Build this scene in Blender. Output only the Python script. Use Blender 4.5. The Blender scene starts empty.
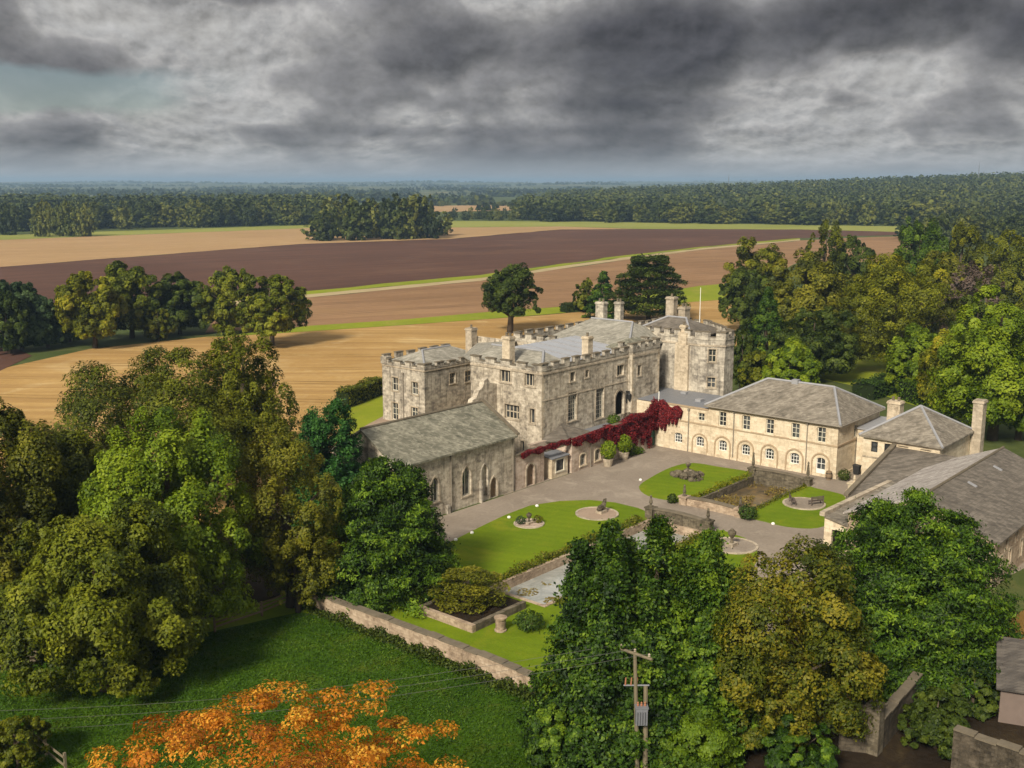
import bpy, math, random
import numpy as np
from mathutils import Vector, Matrix
from mathutils.geometry import delaunay_2d_cdt

S = bpy.context.scene
COL = S.collection
R_ = math.radians

# ------------------------------------------------------------------ camera
# world axes: +x runs along the chapel and the long front of the house, +y along the stable front
FOC, CZ = 1070.0, 34.0
CAM = np.array([-115.84, -49.95, CZ])
YAW, PITCH = R_(40.7), math.atan(202 / FOC)
FH = np.array([math.cos(YAW), math.sin(YAW), 0.0])            # horizontal view direction
RT = np.array([math.sin(YAW), -math.cos(YAW), 0.0])           # to the right
FW = FH * math.cos(PITCH) + np.array([0, 0, -math.sin(PITCH)])
UP = FH * math.sin(PITCH) + np.array([0, 0, math.cos(PITCH)])
cd = bpy.data.cameras.new('camera')
cam = bpy.data.objects.new('camera', cd)
COL.objects.link(cam)
cd.sensor_width = 36.0
cd.lens = 36.0 * FOC / 1024
cd.clip_start, cd.clip_end = 0.5, 40000
M = Matrix(((RT[0], UP[0], -FW[0], CAM[0]), (RT[1], UP[1], -FW[1], CAM[1]), (RT[2], UP[2], -FW[2], CAM[2]), (0, 0, 0, 1)))
cam.matrix_world = M
S.camera = cam

# ------------------------------------------------------------------ light
SUN_DIR = Vector((-0.88, -0.22, 0)).normalized() * math.cos(R_(36)) + Vector((0, 0, math.sin(R_(36))))   # towards the sun
sl = bpy.data.lights.new('sun', 'SUN')
sl.energy = 4.6
sl.angle = R_(12)
sl.color = (1.0, 0.91, 0.76)
sun = bpy.data.objects.new('sun', sl)
COL.objects.link(sun)
sun.rotation_euler = SUN_DIR.to_track_quat('Z', 'Y').to_euler()
S.view_settings.view_transform = 'Standard'
S.view_settings.look = 'None'
S.view_settings.exposure = 0.32
S.view_settings.gamma = 1.0
S.cycles.use_denoising = True
S.cycles.max_bounces = 6
S.cycles.diffuse_bounces = 3
S.cycles.transparent_max_bounces = 4
S.cycles.volume_bounces = 0
S.cycles.use_adaptive_sampling = True
S.cycles.adaptive_threshold = 0.02


class NT:
    """small helper to write node trees"""
    def __init__(s, tree):
        s.t = tree
        s.n = tree.nodes
        s.n.clear()

    def new(s, kind, **kw):
        n = s.n.new(kind)
        for k, v in kw.items():
            setattr(n, k, v)
        return n

    def link(s, a, b):
        s.t.links.new(a, b)

    def val(s, sock, v):
        if hasattr(v, 'is_output'):
            s.link(v, sock)
        elif v is not None:
            sock.default_value = v

    def m(s, op, a, b=None, c=None, clamp=False):
        n = s.new('ShaderNodeMath', operation=op, use_clamp=clamp)
        s.val(n.inputs[0], a)
        s.val(n.inputs[1], b)
        s.val(n.inputs[2], c)
        return n.outputs[0]

    def vm(s, op, a, b=None):
        n = s.new('ShaderNodeVectorMath', operation=op)
        s.val(n.inputs[0], a)
        s.val(n.inputs[1], b)
        if op == 'SCALE':
            n.inputs['Scale'].default_value = 0.9
        return n.outputs['Value'] if op in ('DOT_PRODUCT', 'LENGTH') else n.outputs[0]

    def xyz(s, x, y, z):
        n = s.new('ShaderNodeCombineXYZ')
        for i, v in enumerate((x, y, z)):
            s.val(n.inputs[i], v)
        return n.outputs[0]

    def sep(s, v):
        n = s.new('ShaderNodeSeparateXYZ')
        s.link(v, n.inputs[0])
        return n.outputs

    def noise(s, vec, scale, detail=4.0, rough=0.55, dist=0.0):
        n = s.new('ShaderNodeTexNoise')
        s.link(vec, n.inputs['Vector'])
        n.inputs['Scale'].default_value = scale
        n.inputs['Detail'].default_value = detail
        n.inputs['Roughness'].default_value = rough
        n.inputs['Distortion'].default_value = dist
        return n.outputs['Fac']

    def ramp(s, fac, stops):
        n = s.new('ShaderNodeValToRGB')
        s.link(fac, n.inputs[0])
        e = n.color_ramp.elements
        while len(e) < len(stops):
            e.new(0.5)
        for i, (p, c) in enumerate(stops):
            e[i].position = p
            e[i].color = (c, c, c, 1) if isinstance(c, (int, float)) else (*c, 1)
        return n.outputs[0]

    def mix(s, fac, a, b, blend='MIX'):
        n = s.new('ShaderNodeMix', data_type='RGBA', blend_type=blend)
        s.val(n.inputs[0], fac)
        for sock, v in ((n.inputs[6], a), (n.inputs[7], b)):
            s.val(sock, (*v, 1) if isinstance(v, tuple) and len(v) == 3 else v)
        return n.outputs[2]


# ------------------------------------------------------------------ sky
wd = bpy.data.worlds.new('World')
S.world = wd
wd.use_nodes = True
wd.cycles.sampling_method = 'MANUAL'
wd.cycles.sample_map_resolution = 256
w = NT(wd.node_tree)
tc = w.new('ShaderNodeTexCoord').outputs['Generated']
sky = w.new('ShaderNodeTexSky', sky_type='NISHITA')
sky.sun_disc = False
sky.sun_elevation = R_(36)
sky.sun_rotation = math.atan2(SUN_DIR.x, SUN_DIR.y)
bg1 = w.new('ShaderNodeBackground')
w.link(sky.outputs[0], bg1.inputs[0])
bg1.inputs[1].default_value = 0.05
s_ = w.vm('DOT_PRODUCT', tc, tuple(RT))
c_ = w.vm('DOT_PRODUCT', tc, tuple(FH))
e_ = w.sep(tc)[2]
ep = w.m('MAXIMUM', e_, 0.0)
den = w.m('ADD', ep, 0.10)
low0 = w.m('SUBTRACT', 1.0, w.m('DIVIDE', ep, 0.09), clamp=True)
sx_ = w.m('MULTIPLY', s_, 11.0)
vz = w.m('MULTIPLY', w.m('POWER', w.m('ADD', ep, 0.004), 0.62), 11.5)
q = w.xyz(sx_, w.m('MULTIPLY', c_, 2.0), vz)
def billow(vec, det, amp=0.12):
    nz_ = w.noise(vec, 0.62, det, 0.58, 0.10)
    v_ = w.new('ShaderNodeTexVoronoi', feature='F1', normalize=False)
    wob_ = w.new('ShaderNodeTexNoise')
    w.link(vec, wob_.inputs['Vector'])
    wob_.inputs['Scale'].default_value = 1.1
    wob_.inputs['Detail'].default_value = 4.0
    w.link(w.vm('ADD', vec, w.vm('SCALE', wob_.outputs['Color'])), v_.inputs['Vector'])
    v_.inputs['Scale'].default_value = 0.95
    v_.inputs['Detail'].default_value = 2.0
    v_.inputs['Roughness'].default_value = 0.45
    return w.m('ADD', nz_, w.m('MULTIPLY', w.m('SUBTRACT', 0.50, v_.outputs['Distance']), amp))


n1 = billow(q, 10)
q2 = w.xyz(w.m('ADD', sx_, -0.05), w.m('MULTIPLY', c_, 2.0), w.m('ADD', vz, 0.10))   # nearer the light: edge brightening
n2 = billow(q2, 7)
nl = w.noise(q, 0.45, 3, 0.5, 0.3)


def blob(s0, e0, ws, we, amp):
    a = w.m('POWER', w.m('DIVIDE', w.m('SUBTRACT', s_, s0), ws), 2.0)
    b = w.m('POWER', w.m('DIVIDE', w.m('SUBTRACT', e_, e0), we), 2.0)
    g = w.m('EXPONENT', w.m('MULTIPLY', w.m('ADD', a, b), -1.0))
    return w.m('MULTIPLY', g, amp)


thick = w.m('ADD', w.m('SUBTRACT', w.m('MULTIPLY', n1, 1.35), 0.04), w.m('MULTIPLY', w.m('SUBTRACT', nl, 0.5), 0.5))
for args in ((0.26, 0.132, 0.27, 0.034, 0.42), (0.2, 0.07, 0.3, 0.006, 0.06), (-0.02, 0.105, 0.13, 0.028, 0.12), (0.10, 0.065, 0.26, 0.012, 0.08), (-0.20, 0.16, 0.10, 0.012, 0.22),
             (-0.36, 0.130, 0.13, 0.022, -0.10), (0.42, 0.075, 0.16, 0.03, 0.0), (-0.30, 0.062, 0.20, 0.014, -0.16), (-0.1, 0.045, 0.4, 0.006, 0.10), (-0.38, 0.046, 0.16, 0.010, -0.12), (0.12, 0.155, 0.05, 0.02, 0.0),
             (0.0, 0.0, 5.0, 0.022, -0.06), (-0.02, 0.152, 0.08, 0.014, -0.10)):
    thick = w.m('ADD', thick, blob(*args))
shade = w.ramp(thick, [(0.38, (0.40, 0.39, 0.375)), (0.50, (0.36, 0.355, 0.35)), (0.55, (0.385, 0.375, 0.365)), (0.62, (0.24, 0.235, 0.235)), (0.74, (0.150, 0.147, 0.152)), (0.98, (0.068, 0.067, 0.075))])
edge = w.m('MULTIPLY', w.m('SUBTRACT', n1, n2), 5.5)
edge = w.m('ADD', 1.0, w.m('MAXIMUM', w.m('MINIMUM', edge, 0.45), -0.38))
shade = w.mix(1.0, shade, w.xyz(edge, edge, edge), 'MULTIPLY')
low = w.m('SUBTRACT', 1.0, w.m('DIVIDE', ep, 0.032), clamp=True)
shade = w.mix(w.m('MULTIPLY', low, 0.95), shade, (0.36, 0.37, 0.39))
high = w.m('DIVIDE', w.m('SUBTRACT', e_, 0.19), 0.35, clamp=True)            # cloud overhead and behind, out of view, lightened to add fill light
back = w.m('MULTIPLY', w.m('SUBTRACT', 0.35, c_), 0.9, clamp=True)
lift = w.m('ADD', 1.0, w.m('MULTIPLY', w.m('MAXIMUM', high, back), 0.55))
shade = w.mix(1.0, shade, w.xyz(lift, lift, lift), 'MULTIPLY')
bg2 = w.new('ShaderNodeBackground')
w.link(shade, bg2.inputs[0])
bg2.inputs[1].default_value = 0.88
gap = w.m('ADD', blob(-0.43, 0.075, 0.145, 0.022, 1.40), w.m('MULTIPLY', w.m('SUBTRACT', 0.5, n1), 2.2))
gap = w.m('MULTIPLY', w.m('SUBTRACT', gap, 0.40), 2.6, clamp=True)
gap = w.m('MULTIPLY', gap, w.m('SUBTRACT', blob(-0.43, 0.075, 0.19, 0.034, 1.9), 0.25, clamp=True))
gap = w.m('MULTIPLY', gap, w.m('MULTIPLY', w.m('GREATER_THAN', c_, 0.0), 0.72))
ms = w.new('ShaderNodeMixShader')
w.link(gap, ms.inputs[0])
w.link(bg2.outputs[0], ms.inputs[1])
w.link(bg1.outputs[0], ms.inputs[2])
wo = w.new('ShaderNodeOutputWorld')
w.link(ms.outputs[0], wo.inputs[0])


# ------------------------------------------------------------------ helpers: space
def ray(x, y):
    return FW + RT * (x - 512) / FOC + UP * (384 - y) / FOC


def gz(x, y, z=0.0):                       # where the line of sight through a picture point meets height z
    d = ray(x, y)
    return CAM + d * (z - CAM[2]) / d[2]


def onx(x, y, X):
    d = ray(x, y)
    return CAM + d * (X - CAM[0]) / d[0]


def ony(x, y, Y):
    d = ray(x, y)
    return CAM + d * (Y - CAM[1]) / d[1]


def cxy(X, D, z=0.0):                      # X metres to the right, D metres ahead of the camera
    p = CAM + RT * X + FH * D
    return np.array([p[0], p[1], z])


def depth_of(P):
    return float((np.array(P) - CAM) @ FH)


# ------------------------------------------------------------------ helpers: objects
def link(o, parent=None):
    COL.objects.link(o)
    if parent is not None:
        o.parent = parent
    return o


def tag(o, label=None, cat=None, group=None, kind=None):
    for k, v in (('label', label), ('category', cat), ('group', group), ('kind', kind)):
        if v:
            o[k] = v
    return o


def thing(name, label, cat, loc=(0, 0, 0), group=None, rz=0.0):
    o = bpy.data.objects.new(name, None)
    o.location = Vector([float(v) for v in loc])
    o.rotation_euler = (0, 0, rz)
    o.empty_display_size = 0.2
    link(o)
    return tag(o, label, cat, group)


def copy_tree(o, parent=None):
    c = o.copy()
    COL.objects.link(c)
    if parent is not None:
        c.parent = parent
    for ch in list(o.children):
        copy_tree(ch, c)
    return c


class MB:
    def __init__(s):
        s.v, s.f, s.mi = [], [], []

    def poly(s, pts, mi=0):
        i = len(s.v)
        s.v += [tuple(float(c) for c in p) for p in pts]
        s.f.append(tuple(range(i, i + len(pts))))
        s.mi.append(mi)

    def hexa(s, p, mi=0):                  # 8 points: bottom ring then top ring, counter-clockwise from above
        i = len(s.v)
        s.v += [tuple(float(c) for c in q) for q in p]
        for f in ((3, 2, 1, 0), (4, 5, 6, 7), (0, 1, 5, 4), (1, 2, 6, 5), (2, 3, 7, 6), (3, 0, 4, 7)):
            s.f.append(tuple(i + k for k in f))
            s.mi.append(mi)

    def box(s, x0, x1, y0, y1, z0, z1, mi=0):
        s.hexa([(x0, y0, z0), (x1, y0, z0), (x1, y1, z0), (x0, y1, z0), (x0, y0, z1), (x1, y0, z1), (x1, y1, z1), (x0, y1, z1)], mi)

    def obox(s, o, d, n, u0, u1, n0, n1, z0, z1, mi=0):   # box in a wall's frame: along d, out along n, up
        P = lambda u, k, z: (o[0] + d[0] * u + n[0] * k, o[1] + d[1] * u + n[1] * k, z)
        s.hexa([P(u0, n1, z0), P(u1, n1, z0), P(u1, n0, z0), P(u0, n0, z0), P(u0, n1, z1), P(u1, n1, z1), P(u1, n0, z1), P(u0, n0, z1)], mi)

    def prism(s, pts, z0, z1, mi=0, top=True, bottom=False):   # plan polygon counter-clockwise
        n = len(pts)
        for i in range(n):
            a, b = pts[i], pts[(i + 1) % n]
            s.poly([(a[0], a[1], z0), (b[0], b[1], z0), (b[0], b[1], z1), (a[0], a[1], z1)], mi)
        if top:
            s.poly([(p[0], p[1], z1) for p in pts], mi)
        if bottom:
            s.poly([(p[0], p[1], z0) for p in reversed(pts)], mi)

    def lathe(s, c, prof, seg=12, mi=0):   # prof: (radius, z)
        i0 = len(s.v)
        for r, z in prof:
            for k in range(seg):
                a = 2 * math.pi * k / seg
                s.v.append((c[0] + r * math.cos(a), c[1] + r * math.sin(a), c[2] + z))
        for j in range(len(prof) - 1):
            for k in range(seg):
                k2 = (k + 1) % seg
                s.f.append((i0 + j * seg + k, i0 + j * seg + k2, i0 + (j + 1) * seg + k2, i0 + (j + 1) * seg + k))
                s.mi.append(mi)
        s.f.append(tuple(i0 + (len(prof) - 1) * seg + k for k in range(seg)))
        s.mi.append(mi)

    def tube(s, pts, rad, seg=6, mi=0):
        pts = [Vector([float(c) for c in p]) for p in pts]
        rad = rad if isinstance(rad, (list, tuple)) else [rad] * len(pts)
        i0 = len(s.v)
        for j, p in enumerate(pts):
            t = (pts[min(j + 1, len(pts) - 1)] - pts[max(j - 1, 0)]).normalized()
            a = t.cross(Vector((0, 0, 1)) if abs(t.z) < 0.95 else Vector((1, 0, 0))).normalized()
            b = t.cross(a)
            for k in range(seg):
                an = 2 * math.pi * k / seg
                s.v.append(tuple(p + (a * math.cos(an) + b * math.sin(an)) * rad[j]))
        for j in range(len(pts) - 1):
            for k in range(seg):
                k2 = (k + 1) % seg
                s.f.append((i0 + j * seg + k, i0 + (j + 1) * seg + k, i0 + (j + 1) * seg + k2, i0 + j * seg + k2))
                s.mi.append(mi)
        s.f.append(tuple(i0 + k for k in range(seg)))
        s.f.append(tuple(i0 + (len(pts) - 1) * seg + k for k in reversed(range(seg))))
        s.mi += [mi, mi]

    def build(s, name, mats, parent=None, world=True, smooth=False):
        """one mesh object; with world=True the coordinates are world ones and are made relative to the parent chain"""
        off = Vector((0, 0, 0))
        if world and parent is not None:
            p = parent
            while p is not None:
                off += p.location
                p = p.parent
        me = bpy.data.meshes.new(name)
        me.from_pydata([(a - off.x, b - off.y, c - off.z) for a, b, c in s.v], [], s.f)
        for mt in (mats if isinstance(mats, (list, tuple)) else [mats]):
            me.materials.append(mt)
        me.polygons.foreach_set('material_index', s.mi)
        if smooth:
            me.polygons.foreach_set('use_smooth', [True] * len(s.f))
        me.update()
        return link(bpy.data.objects.new(name, me), parent)


# ------------------------------------------------------------------ helpers: materials
def pmat(name, rough=0.9, spec=0.25):
    m = bpy.data.materials.new(name)
    m.use_nodes = True
    t = NT(m.node_tree)
    b = t.new('ShaderNodeBsdfPrincipled')
    b.inputs['Roughness'].default_value = rough
    b.inputs['Specular IOR Level'].default_value = spec
    o = t.new('ShaderNodeOutputMaterial')
    t.link(b.outputs[0], o.inputs[0])
    t.pos = t.new('ShaderNodeNewGeometry').outputs['Position']
    t.bsdf = b
    return m, t


def bump(t, h, strength, dist=0.05):
    n = t.new('ShaderNodeBump')
    n.inputs['Strength'].default_value = strength
    n.inputs['Distance'].default_value = dist
    t.link(h, n.inputs['Height'])
    t.link(n.outputs[0], t.bsdf.inputs['Normal'])


def plain(name, col, rough=0.8, spec=0.3, var=0.25, scale=3.0):
    m, t = pmat(name, rough, spec)
    n = t.noise(t.pos, scale, 5, 0.6)
    c = t.mix(n, tuple(v * (1 - var) for v in col), tuple(min(1, v * (1 + var)) for v in col))
    t.link(c, t.bsdf.inputs['Base Color'])
    return m


def stone(name, dark, mid, light, course=0.32, stain=0.55, blockw=0.62, moss=0.0):
    """coursed stone: block to block variation, blotches, rain streaks"""
    dark, mid, light = (tuple(v * 0.84 for v in c_) for c_ in (dark, mid, light))
    m, t = pmat(name, 0.92, 0.15)
    x, y, z = t.sep(t.pos)
    u = t.m('ADD', x, y)
    wob = t.m('MULTIPLY', t.m('SUBTRACT', t.noise(t.pos, 0.8, 2), 0.5), 0.25)
    br = t.new('ShaderNodeTexBrick')
    t.link(t.xyz(t.m('ADD', u, wob), t.m('ADD', z, wob), 0.0), br.inputs['Vector'])
    br.inputs['Color1'].default_value = (0, 0, 0, 1)
    br.inputs['Color2'].default_value = (1, 1, 1, 1)
    br.inputs['Mortar'].default_value = (0.45, 0.45, 0.45, 1)
    br.inputs['Scale'].default_value = 1.0
    br.inputs['Mortar Size'].default_value = 0.022
    br.inputs['Mortar Smooth'].default_value = 0.4
    br.inputs['Brick Width'].default_value = blockw
    br.inputs['Row Height'].default_value = course
    n1 = t.noise(t.pos, 0.33, 6, 0.62, 0.4)
    n2 = t.noise(t.pos, 2.4, 6, 0.72)
    f = t.m('ADD', t.m('ADD', t.m('MULTIPLY', br.outputs['Color'], 0.22), t.m('MULTIPLY', n1, 0.70)), t.m('MULTIPLY', n2, 0.62))
    c = t.ramp(f, [(0.52, dark), (0.74, mid), (0.95, light)])
    streak = t.noise(t.xyz(t.m('MULTIPLY', u, 1.7), t.m('MULTIPLY', t.m('SUBTRACT', x, y), 1.0), t.m('MULTIPLY', z, 0.12)), 1.0, 5, 0.65)
    sm = t.ramp(streak, [(0.50, 0.0), (0.68, 1.0)])
    c = t.mix(t.m('MULTIPLY', sm, stain), c, tuple(v * 0.42 for v in dark))
    pale = t.ramp(t.noise(t.pos, 1.1, 7, 0.75), [(0.50, 0.0), (0.64, 1.0)])
    c = t.mix(t.m('MULTIPLY', pale, 0.45), c, tuple(min(1, v * 1.2) for v in light))
    t.link(c, t.bsdf.inputs['Base Color'])
    bump(t, t.m('ADD', br.outputs['Fac'], t.m('MULTIPLY', n2, -1.2)), 0.55, 0.06)
    return m


def slate(name, dark, mid, light, pitch=0.45, lichen=0.3, row=0.28):
    m, t = pmat(name, 0.75, 0.3)
    x, y, z = t.sep(t.pos)
    u = t.m('ADD', x, y)
    zz = t.m('DIVIDE', z, pitch)
    br = t.new('ShaderNodeTexBrick')
    t.link(t.xyz(u, zz, 0.0), br.inputs['Vector'])
    br.inputs['Color1'].default_value = (0, 0, 0, 1)
    br.inputs['Color2'].default_value = (1, 1, 1, 1)
    br.inputs['Mortar'].default_value = (0.1, 0.1, 0.1, 1)
    br.inputs['Mortar Size'].default_value = 0.02
    br.inputs['Brick Width'].default_value = 0.42
    br.inputs['Row Height'].default_value = row
    br.inputs['Scale'].default_value = 1.0
    n1 = t.noise(t.pos, 0.5, 6, 0.65, 0.5)
    st = t.noise(t.xyz(t.m('MULTIPLY', u, 1.6), t.m('MULTIPLY', t.m('SUBTRACT', x, y), 0.25), t.m('MULTIPLY', zz, 0.2)), 1.0, 5, 0.65)
    f = t.m('ADD', t.m('ADD', t.m('MULTIPLY', br.outputs['Color'], 0.22), t.m('MULTIPLY', n1, 0.55)), t.m('MULTIPLY', st, 0.75))
    c = t.ramp(f, [(0.42, dark), (0.72, mid), (1.02, light)])
    li = t.ramp(t.noise(t.pos, 1.5, 6, 0.7), [(0.52, 0.0), (0.66, 1.0)])
    c = t.mix(t.m('MULTIPLY', li, lichen), c, tuple(min(1, v * 1.45) for v in light))
    t.link(c, t.bsdf.inputs['Base Color'])
    bump(t, br.outputs['Fac'], 0.4, 0.03)
    return m


def ground_mat(name, a, b, c=None, s1=0.15, s2=2.0, bmp=0.3, rows=None, rowamt=0.5, rot=0.0, big=None, tram=None, mow=None):
    k_ = 0.80 if any(q_ in name for q_ in ('stubble', 'straw', 'plough', 'far_green', 'bright', 'gravel', 'track', 'dusty')) else 1.0
    a, b, c, big = (None if v is None else tuple(u_ * k_ for u_ in v) for v in (a, b, c, big))
    m, t = pmat(name, 0.95, 0.1)
    n1, n2 = t.noise(t.pos, s1, 6, 0.62, 0.4), t.noise(t.pos, s2, 5, 0.65)
    f = t.m('ADD', t.m('MULTIPLY', n1, 0.65), t.m('MULTIPLY', n2, 0.35))
    col = t.ramp(f, [(0.36, a), (0.64, b)])
    if c:
        k = t.ramp(t.noise(t.pos, s1 * 2.3, 5, 0.7, 0.6), [(0.52, 0.0), (0.7, 1.0)])
        col = t.mix(t.m('MULTIPLY', k, 0.7), col, c)
    if rows:                                # drill rows and wheelings, bent a little with the land
        x, y, z = t.sep(t.pos)
        v = t.m('ADD', t.m('MULTIPLY', x, math.sin(rot)), t.m('MULTIPLY', y, math.cos(rot)))
        uu = t.m('SUBTRACT', t.m('MULTIPLY', x, math.cos(rot)), t.m('MULTIPLY', y, math.sin(rot)))
        wv = t.m('MULTIPLY', t.noise(t.xyz(t.m('MULTIPLY', uu, 0.006), t.m('MULTIPLY', v, 0.006), 0.0), 1.0, 2), 60.0)
        r = t.noise(t.xyz(t.m('MULTIPLY', uu, 0.012), t.m('DIVIDE', t.m('ADD', v, wv), rows), 0.0), 1.0, 4, 0.65)
        col = t.mix(t.m('MULTIPLY', t.ramp(r, [(0.38, 0.0), (0.62, 1.0)]), rowamt), col, big)
    if tram:                                # pairs of wheelings
        x, y, z = t.sep(t.pos)
        v = t.m('ADD', t.m('MULTIPLY', x, math.sin(rot)), t.m('MULTIPLY', y, math.cos(rot)))
        wv2 = t.m('MULTIPLY', t.noise(t.pos, 0.006, 2), 26.0)
        fr = t.m('FRACT', t.m('DIVIDE', t.m('ADD', v, wv2), tram))
        ln = t.m('ADD', t.m('LESS_THAN', fr, 0.055), t.m('MULTIPLY', t.m('GREATER_THAN', fr, 0.13), t.m('LESS_THAN', fr, 0.185)))
        brk = t.ramp(t.noise(t.pos, 0.05, 3), [(0.38, 0.15), (0.6, 0.7)])
        col = t.mix(t.m('MULTIPLY', ln, brk), col, tuple(v_ * 0.62 for v_ in a))
    if mow:
        x, y, z = t.sep(t.pos)
        sn = t.m('SINE', t.m('MULTIPLY', t.m('ADD', x, t.m('MULTIPLY', y, 0.35)), 6.283 / mow))
        worn = t.ramp(t.noise(t.pos, 0.7, 6, 0.7), [(0.50, 0.0), (0.72, 1.0)])
        col = t.mix(t.m('MULTIPLY', worn, 0.35), col, tuple(v_ * 0.75 for v_ in a))
        sc_ = t.m('ADD', 1.0, t.m('MULTIPLY', sn, 0.035))
        col = t.mix(1.0, col, t.xyz(sc_, sc_, sc_), 'MULTIPLY')
    t.link(col, t.bsdf.inputs['Base Color'])
    if bmp:
        bump(t, n2, bmp, 0.2)
    return m


def leaf_mat(name, dark, mid, light, trans=0.22, rand=0.16):
    m = bpy.data.materials.new(name)
    m.use_nodes = True
    t = NT(m.node_tree)
    at = t.new('ShaderNodeAttribute', attribute_name='tint')
    f = at.outputs['Fac']
    oi = t.new('ShaderNodeObjectInfo').outputs['Random']
    f = t.m('ADD', f, t.m('MULTIPLY', t.m('SUBTRACT', oi, 0.5), rand))
    c = t.ramp(f, [(0.12, dark), (0.5, mid), (0.88, light)])
    d = t.new('ShaderNodeBsdfPrincipled')
    d.inputs['Roughness'].default_value = 0.55
    d.inputs['Specular IOR Level'].default_value = 0.18
    t.link(c, d.inputs['Base Color'])
    tr = t.new('ShaderNodeBsdfTranslucent')
    t.link(t.mix(1.0, c, (1.25, 1.2, 0.55), 'MULTIPLY'), tr.inputs[0])
    mx = t.new('ShaderNodeMixShader')
    mx.inputs[0].default_value = trans
    t.link(d.outputs[0], mx.inputs[1])
    t.link(tr.outputs[0], mx.inputs[2])
    o = t.new('ShaderNodeOutputMaterial')
    t.link(mx.outputs[0], o.inputs[0])
    return m


m_hall = stone('weathered_limestone', (0.17, 0.145, 0.118), (0.45, 0.385, 0.295), (0.72, 0.635, 0.505), stain=0.62)
m_hallgrey = stone('grey_limestone', (0.155, 0.138, 0.118), (0.39, 0.345, 0.28), (0.64, 0.575, 0.465), stain=0.7)
m_pale = stone('pale_limestone', (0.32, 0.26, 0.185), (0.56, 0.46, 0.33), (0.72, 0.61, 0.45), stain=0.25)
m_stable = stone('cream_limestone', (0.46, 0.365, 0.25), (0.68, 0.56, 0.395), (0.82, 0.71, 0.53), course=0.36, blockw=0.8, stain=0.22)
m_arch = plain('brown_dressed_stone', (0.36, 0.27, 0.175), 0.9, 0.2, 0.25, 2.0)
m_trim = stone('dressed_stone', (0.24, 0.20, 0.15), (0.42, 0.35, 0.26), (0.58, 0.49, 0.37), stain=0.3)
m_rubble = stone('rubble_stone', (0.20, 0.145, 0.10), (0.40, 0.30, 0.21), (0.56, 0.44, 0.32), course=0.22, blockw=0.4, stain=0.25)
m_darkrubble = stone('mossy_and_shaded_rubble', (0.05, 0.04, 0.028), (0.12, 0.10, 0.068), (0.22, 0.185, 0.13), course=0.22, blockw=0.4, stain=0.5)
m_yard = stone('shaded_yard_stone', (0.035, 0.028, 0.02), (0.085, 0.07, 0.05), (0.16, 0.13, 0.095), course=0.22, blockw=0.4, stain=0.5)  # darker copy of the rubble: the yard's shade is put into its colour
m_slate_black = slate('shade_dark_slate', (0.025, 0.021, 0.018), (0.06, 0.052, 0.045), (0.11, 0.095, 0.08), lichen=0.12)  # darker copy of the dark slate, shade over the shed painted in
m_pink = stone('pinkish_stone', (0.28, 0.20, 0.15), (0.50, 0.39, 0.30), (0.66, 0.54, 0.44), stain=0.25)
m_slate = slate('stone_slate', (0.055, 0.055, 0.040), (0.155, 0.147, 0.108), (0.30, 0.28, 0.215), lichen=0.5)
m_slate_warm = slate('brown_stone_slate', (0.065, 0.055, 0.042), (0.165, 0.142, 0.110), (0.29, 0.255, 0.205), lichen=0.35)
m_slate_dark = slate('dark_slate', (0.05, 0.042, 0.034), (0.115, 0.098, 0.078), (0.20, 0.172, 0.14), lichen=0.3)
m_slate_grey = slate('pale_grey_slate', (0.11, 0.10, 0.08), (0.225, 0.21, 0.17), (0.37, 0.345, 0.29), lichen=0.3)
m_slate_pink = slate('worn_pale_slate', (0.15, 0.13, 0.115), (0.31, 0.275, 0.245), (0.46, 0.42, 0.38), lichen=0.55)
m_lead = plain('lead_sheet', (0.27, 0.27, 0.28), 0.5, 0.4, 0.25, 2.0)
m_leaddark = plain('dark_lead_sheet', (0.17, 0.175, 0.19), 0.55, 0.4, 0.25, 1.5)
m_metal_roof = plain('pale_sheet_roofing', (0.33, 0.34, 0.365), 0.45, 0.4, 0.14, 0.8)
m_white = plain('white_paint', (0.74, 0.72, 0.66), 0.5, 0.4, 0.08)
m_frame = plain('cream_window_paint', (0.62, 0.58, 0.47), 0.5, 0.4, 0.1)
m_mullion = plain('stone_mullion', (0.42, 0.36, 0.27), 0.9, 0.2, 0.2)
m_bar = plain('dull_window_bars', (0.46, 0.43, 0.35), 0.7, 0.3, 0.2)
m_pipe = plain('painted_drainpipe', (0.22, 0.19, 0.15), 0.6, 0.4, 0.2)
m_green = plain('green_door_paint', (0.015, 0.075, 0.05), 0.5, 0.4, 0.2)
m_wood = plain('weathered_oak', (0.20, 0.14, 0.085), 0.85, 0.2, 0.35, 4.0)
m_polewood = plain('grey_pole_timber', (0.17, 0.14, 0.09), 0.9, 0.2, 0.3, 3.0)
m_bark = plain('bark', (0.085, 0.065, 0.045), 0.95, 0.1, 0.4, 2.0)
m_dark = plain('dark_iron', (0.02, 0.02, 0.02), 0.6, 0.4, 0.2)
m_void = plain('dark_interior', (0.012, 0.011, 0.010), 0.95, 0.05, 0.2)
m_steel = plain('galvanised_steel', (0.16, 0.165, 0.18), 0.5, 0.5, 0.15)
m_terra = plain('terracotta', (0.30, 0.13, 0.07), 0.85, 0.2, 0.25)
m_planks = plain('tarred_boards', (0.11, 0.085, 0.07), 0.85, 0.2, 0.35, 2.5)
m_shedwall = plain('pinkish_boards', (0.17, 0.13, 0.11), 0.85, 0.2, 0.2, 2.0)
m_cap = plain('mossy_coping', (0.15, 0.125, 0.09), 0.95, 0.1, 0.45, 1.5)
m_wire = plain('bare_wire', (0.09, 0.09, 0.08), 0.5, 0.4, 0.1)
gm, gt = pmat('window_glass', 0.08, 0.6)
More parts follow.
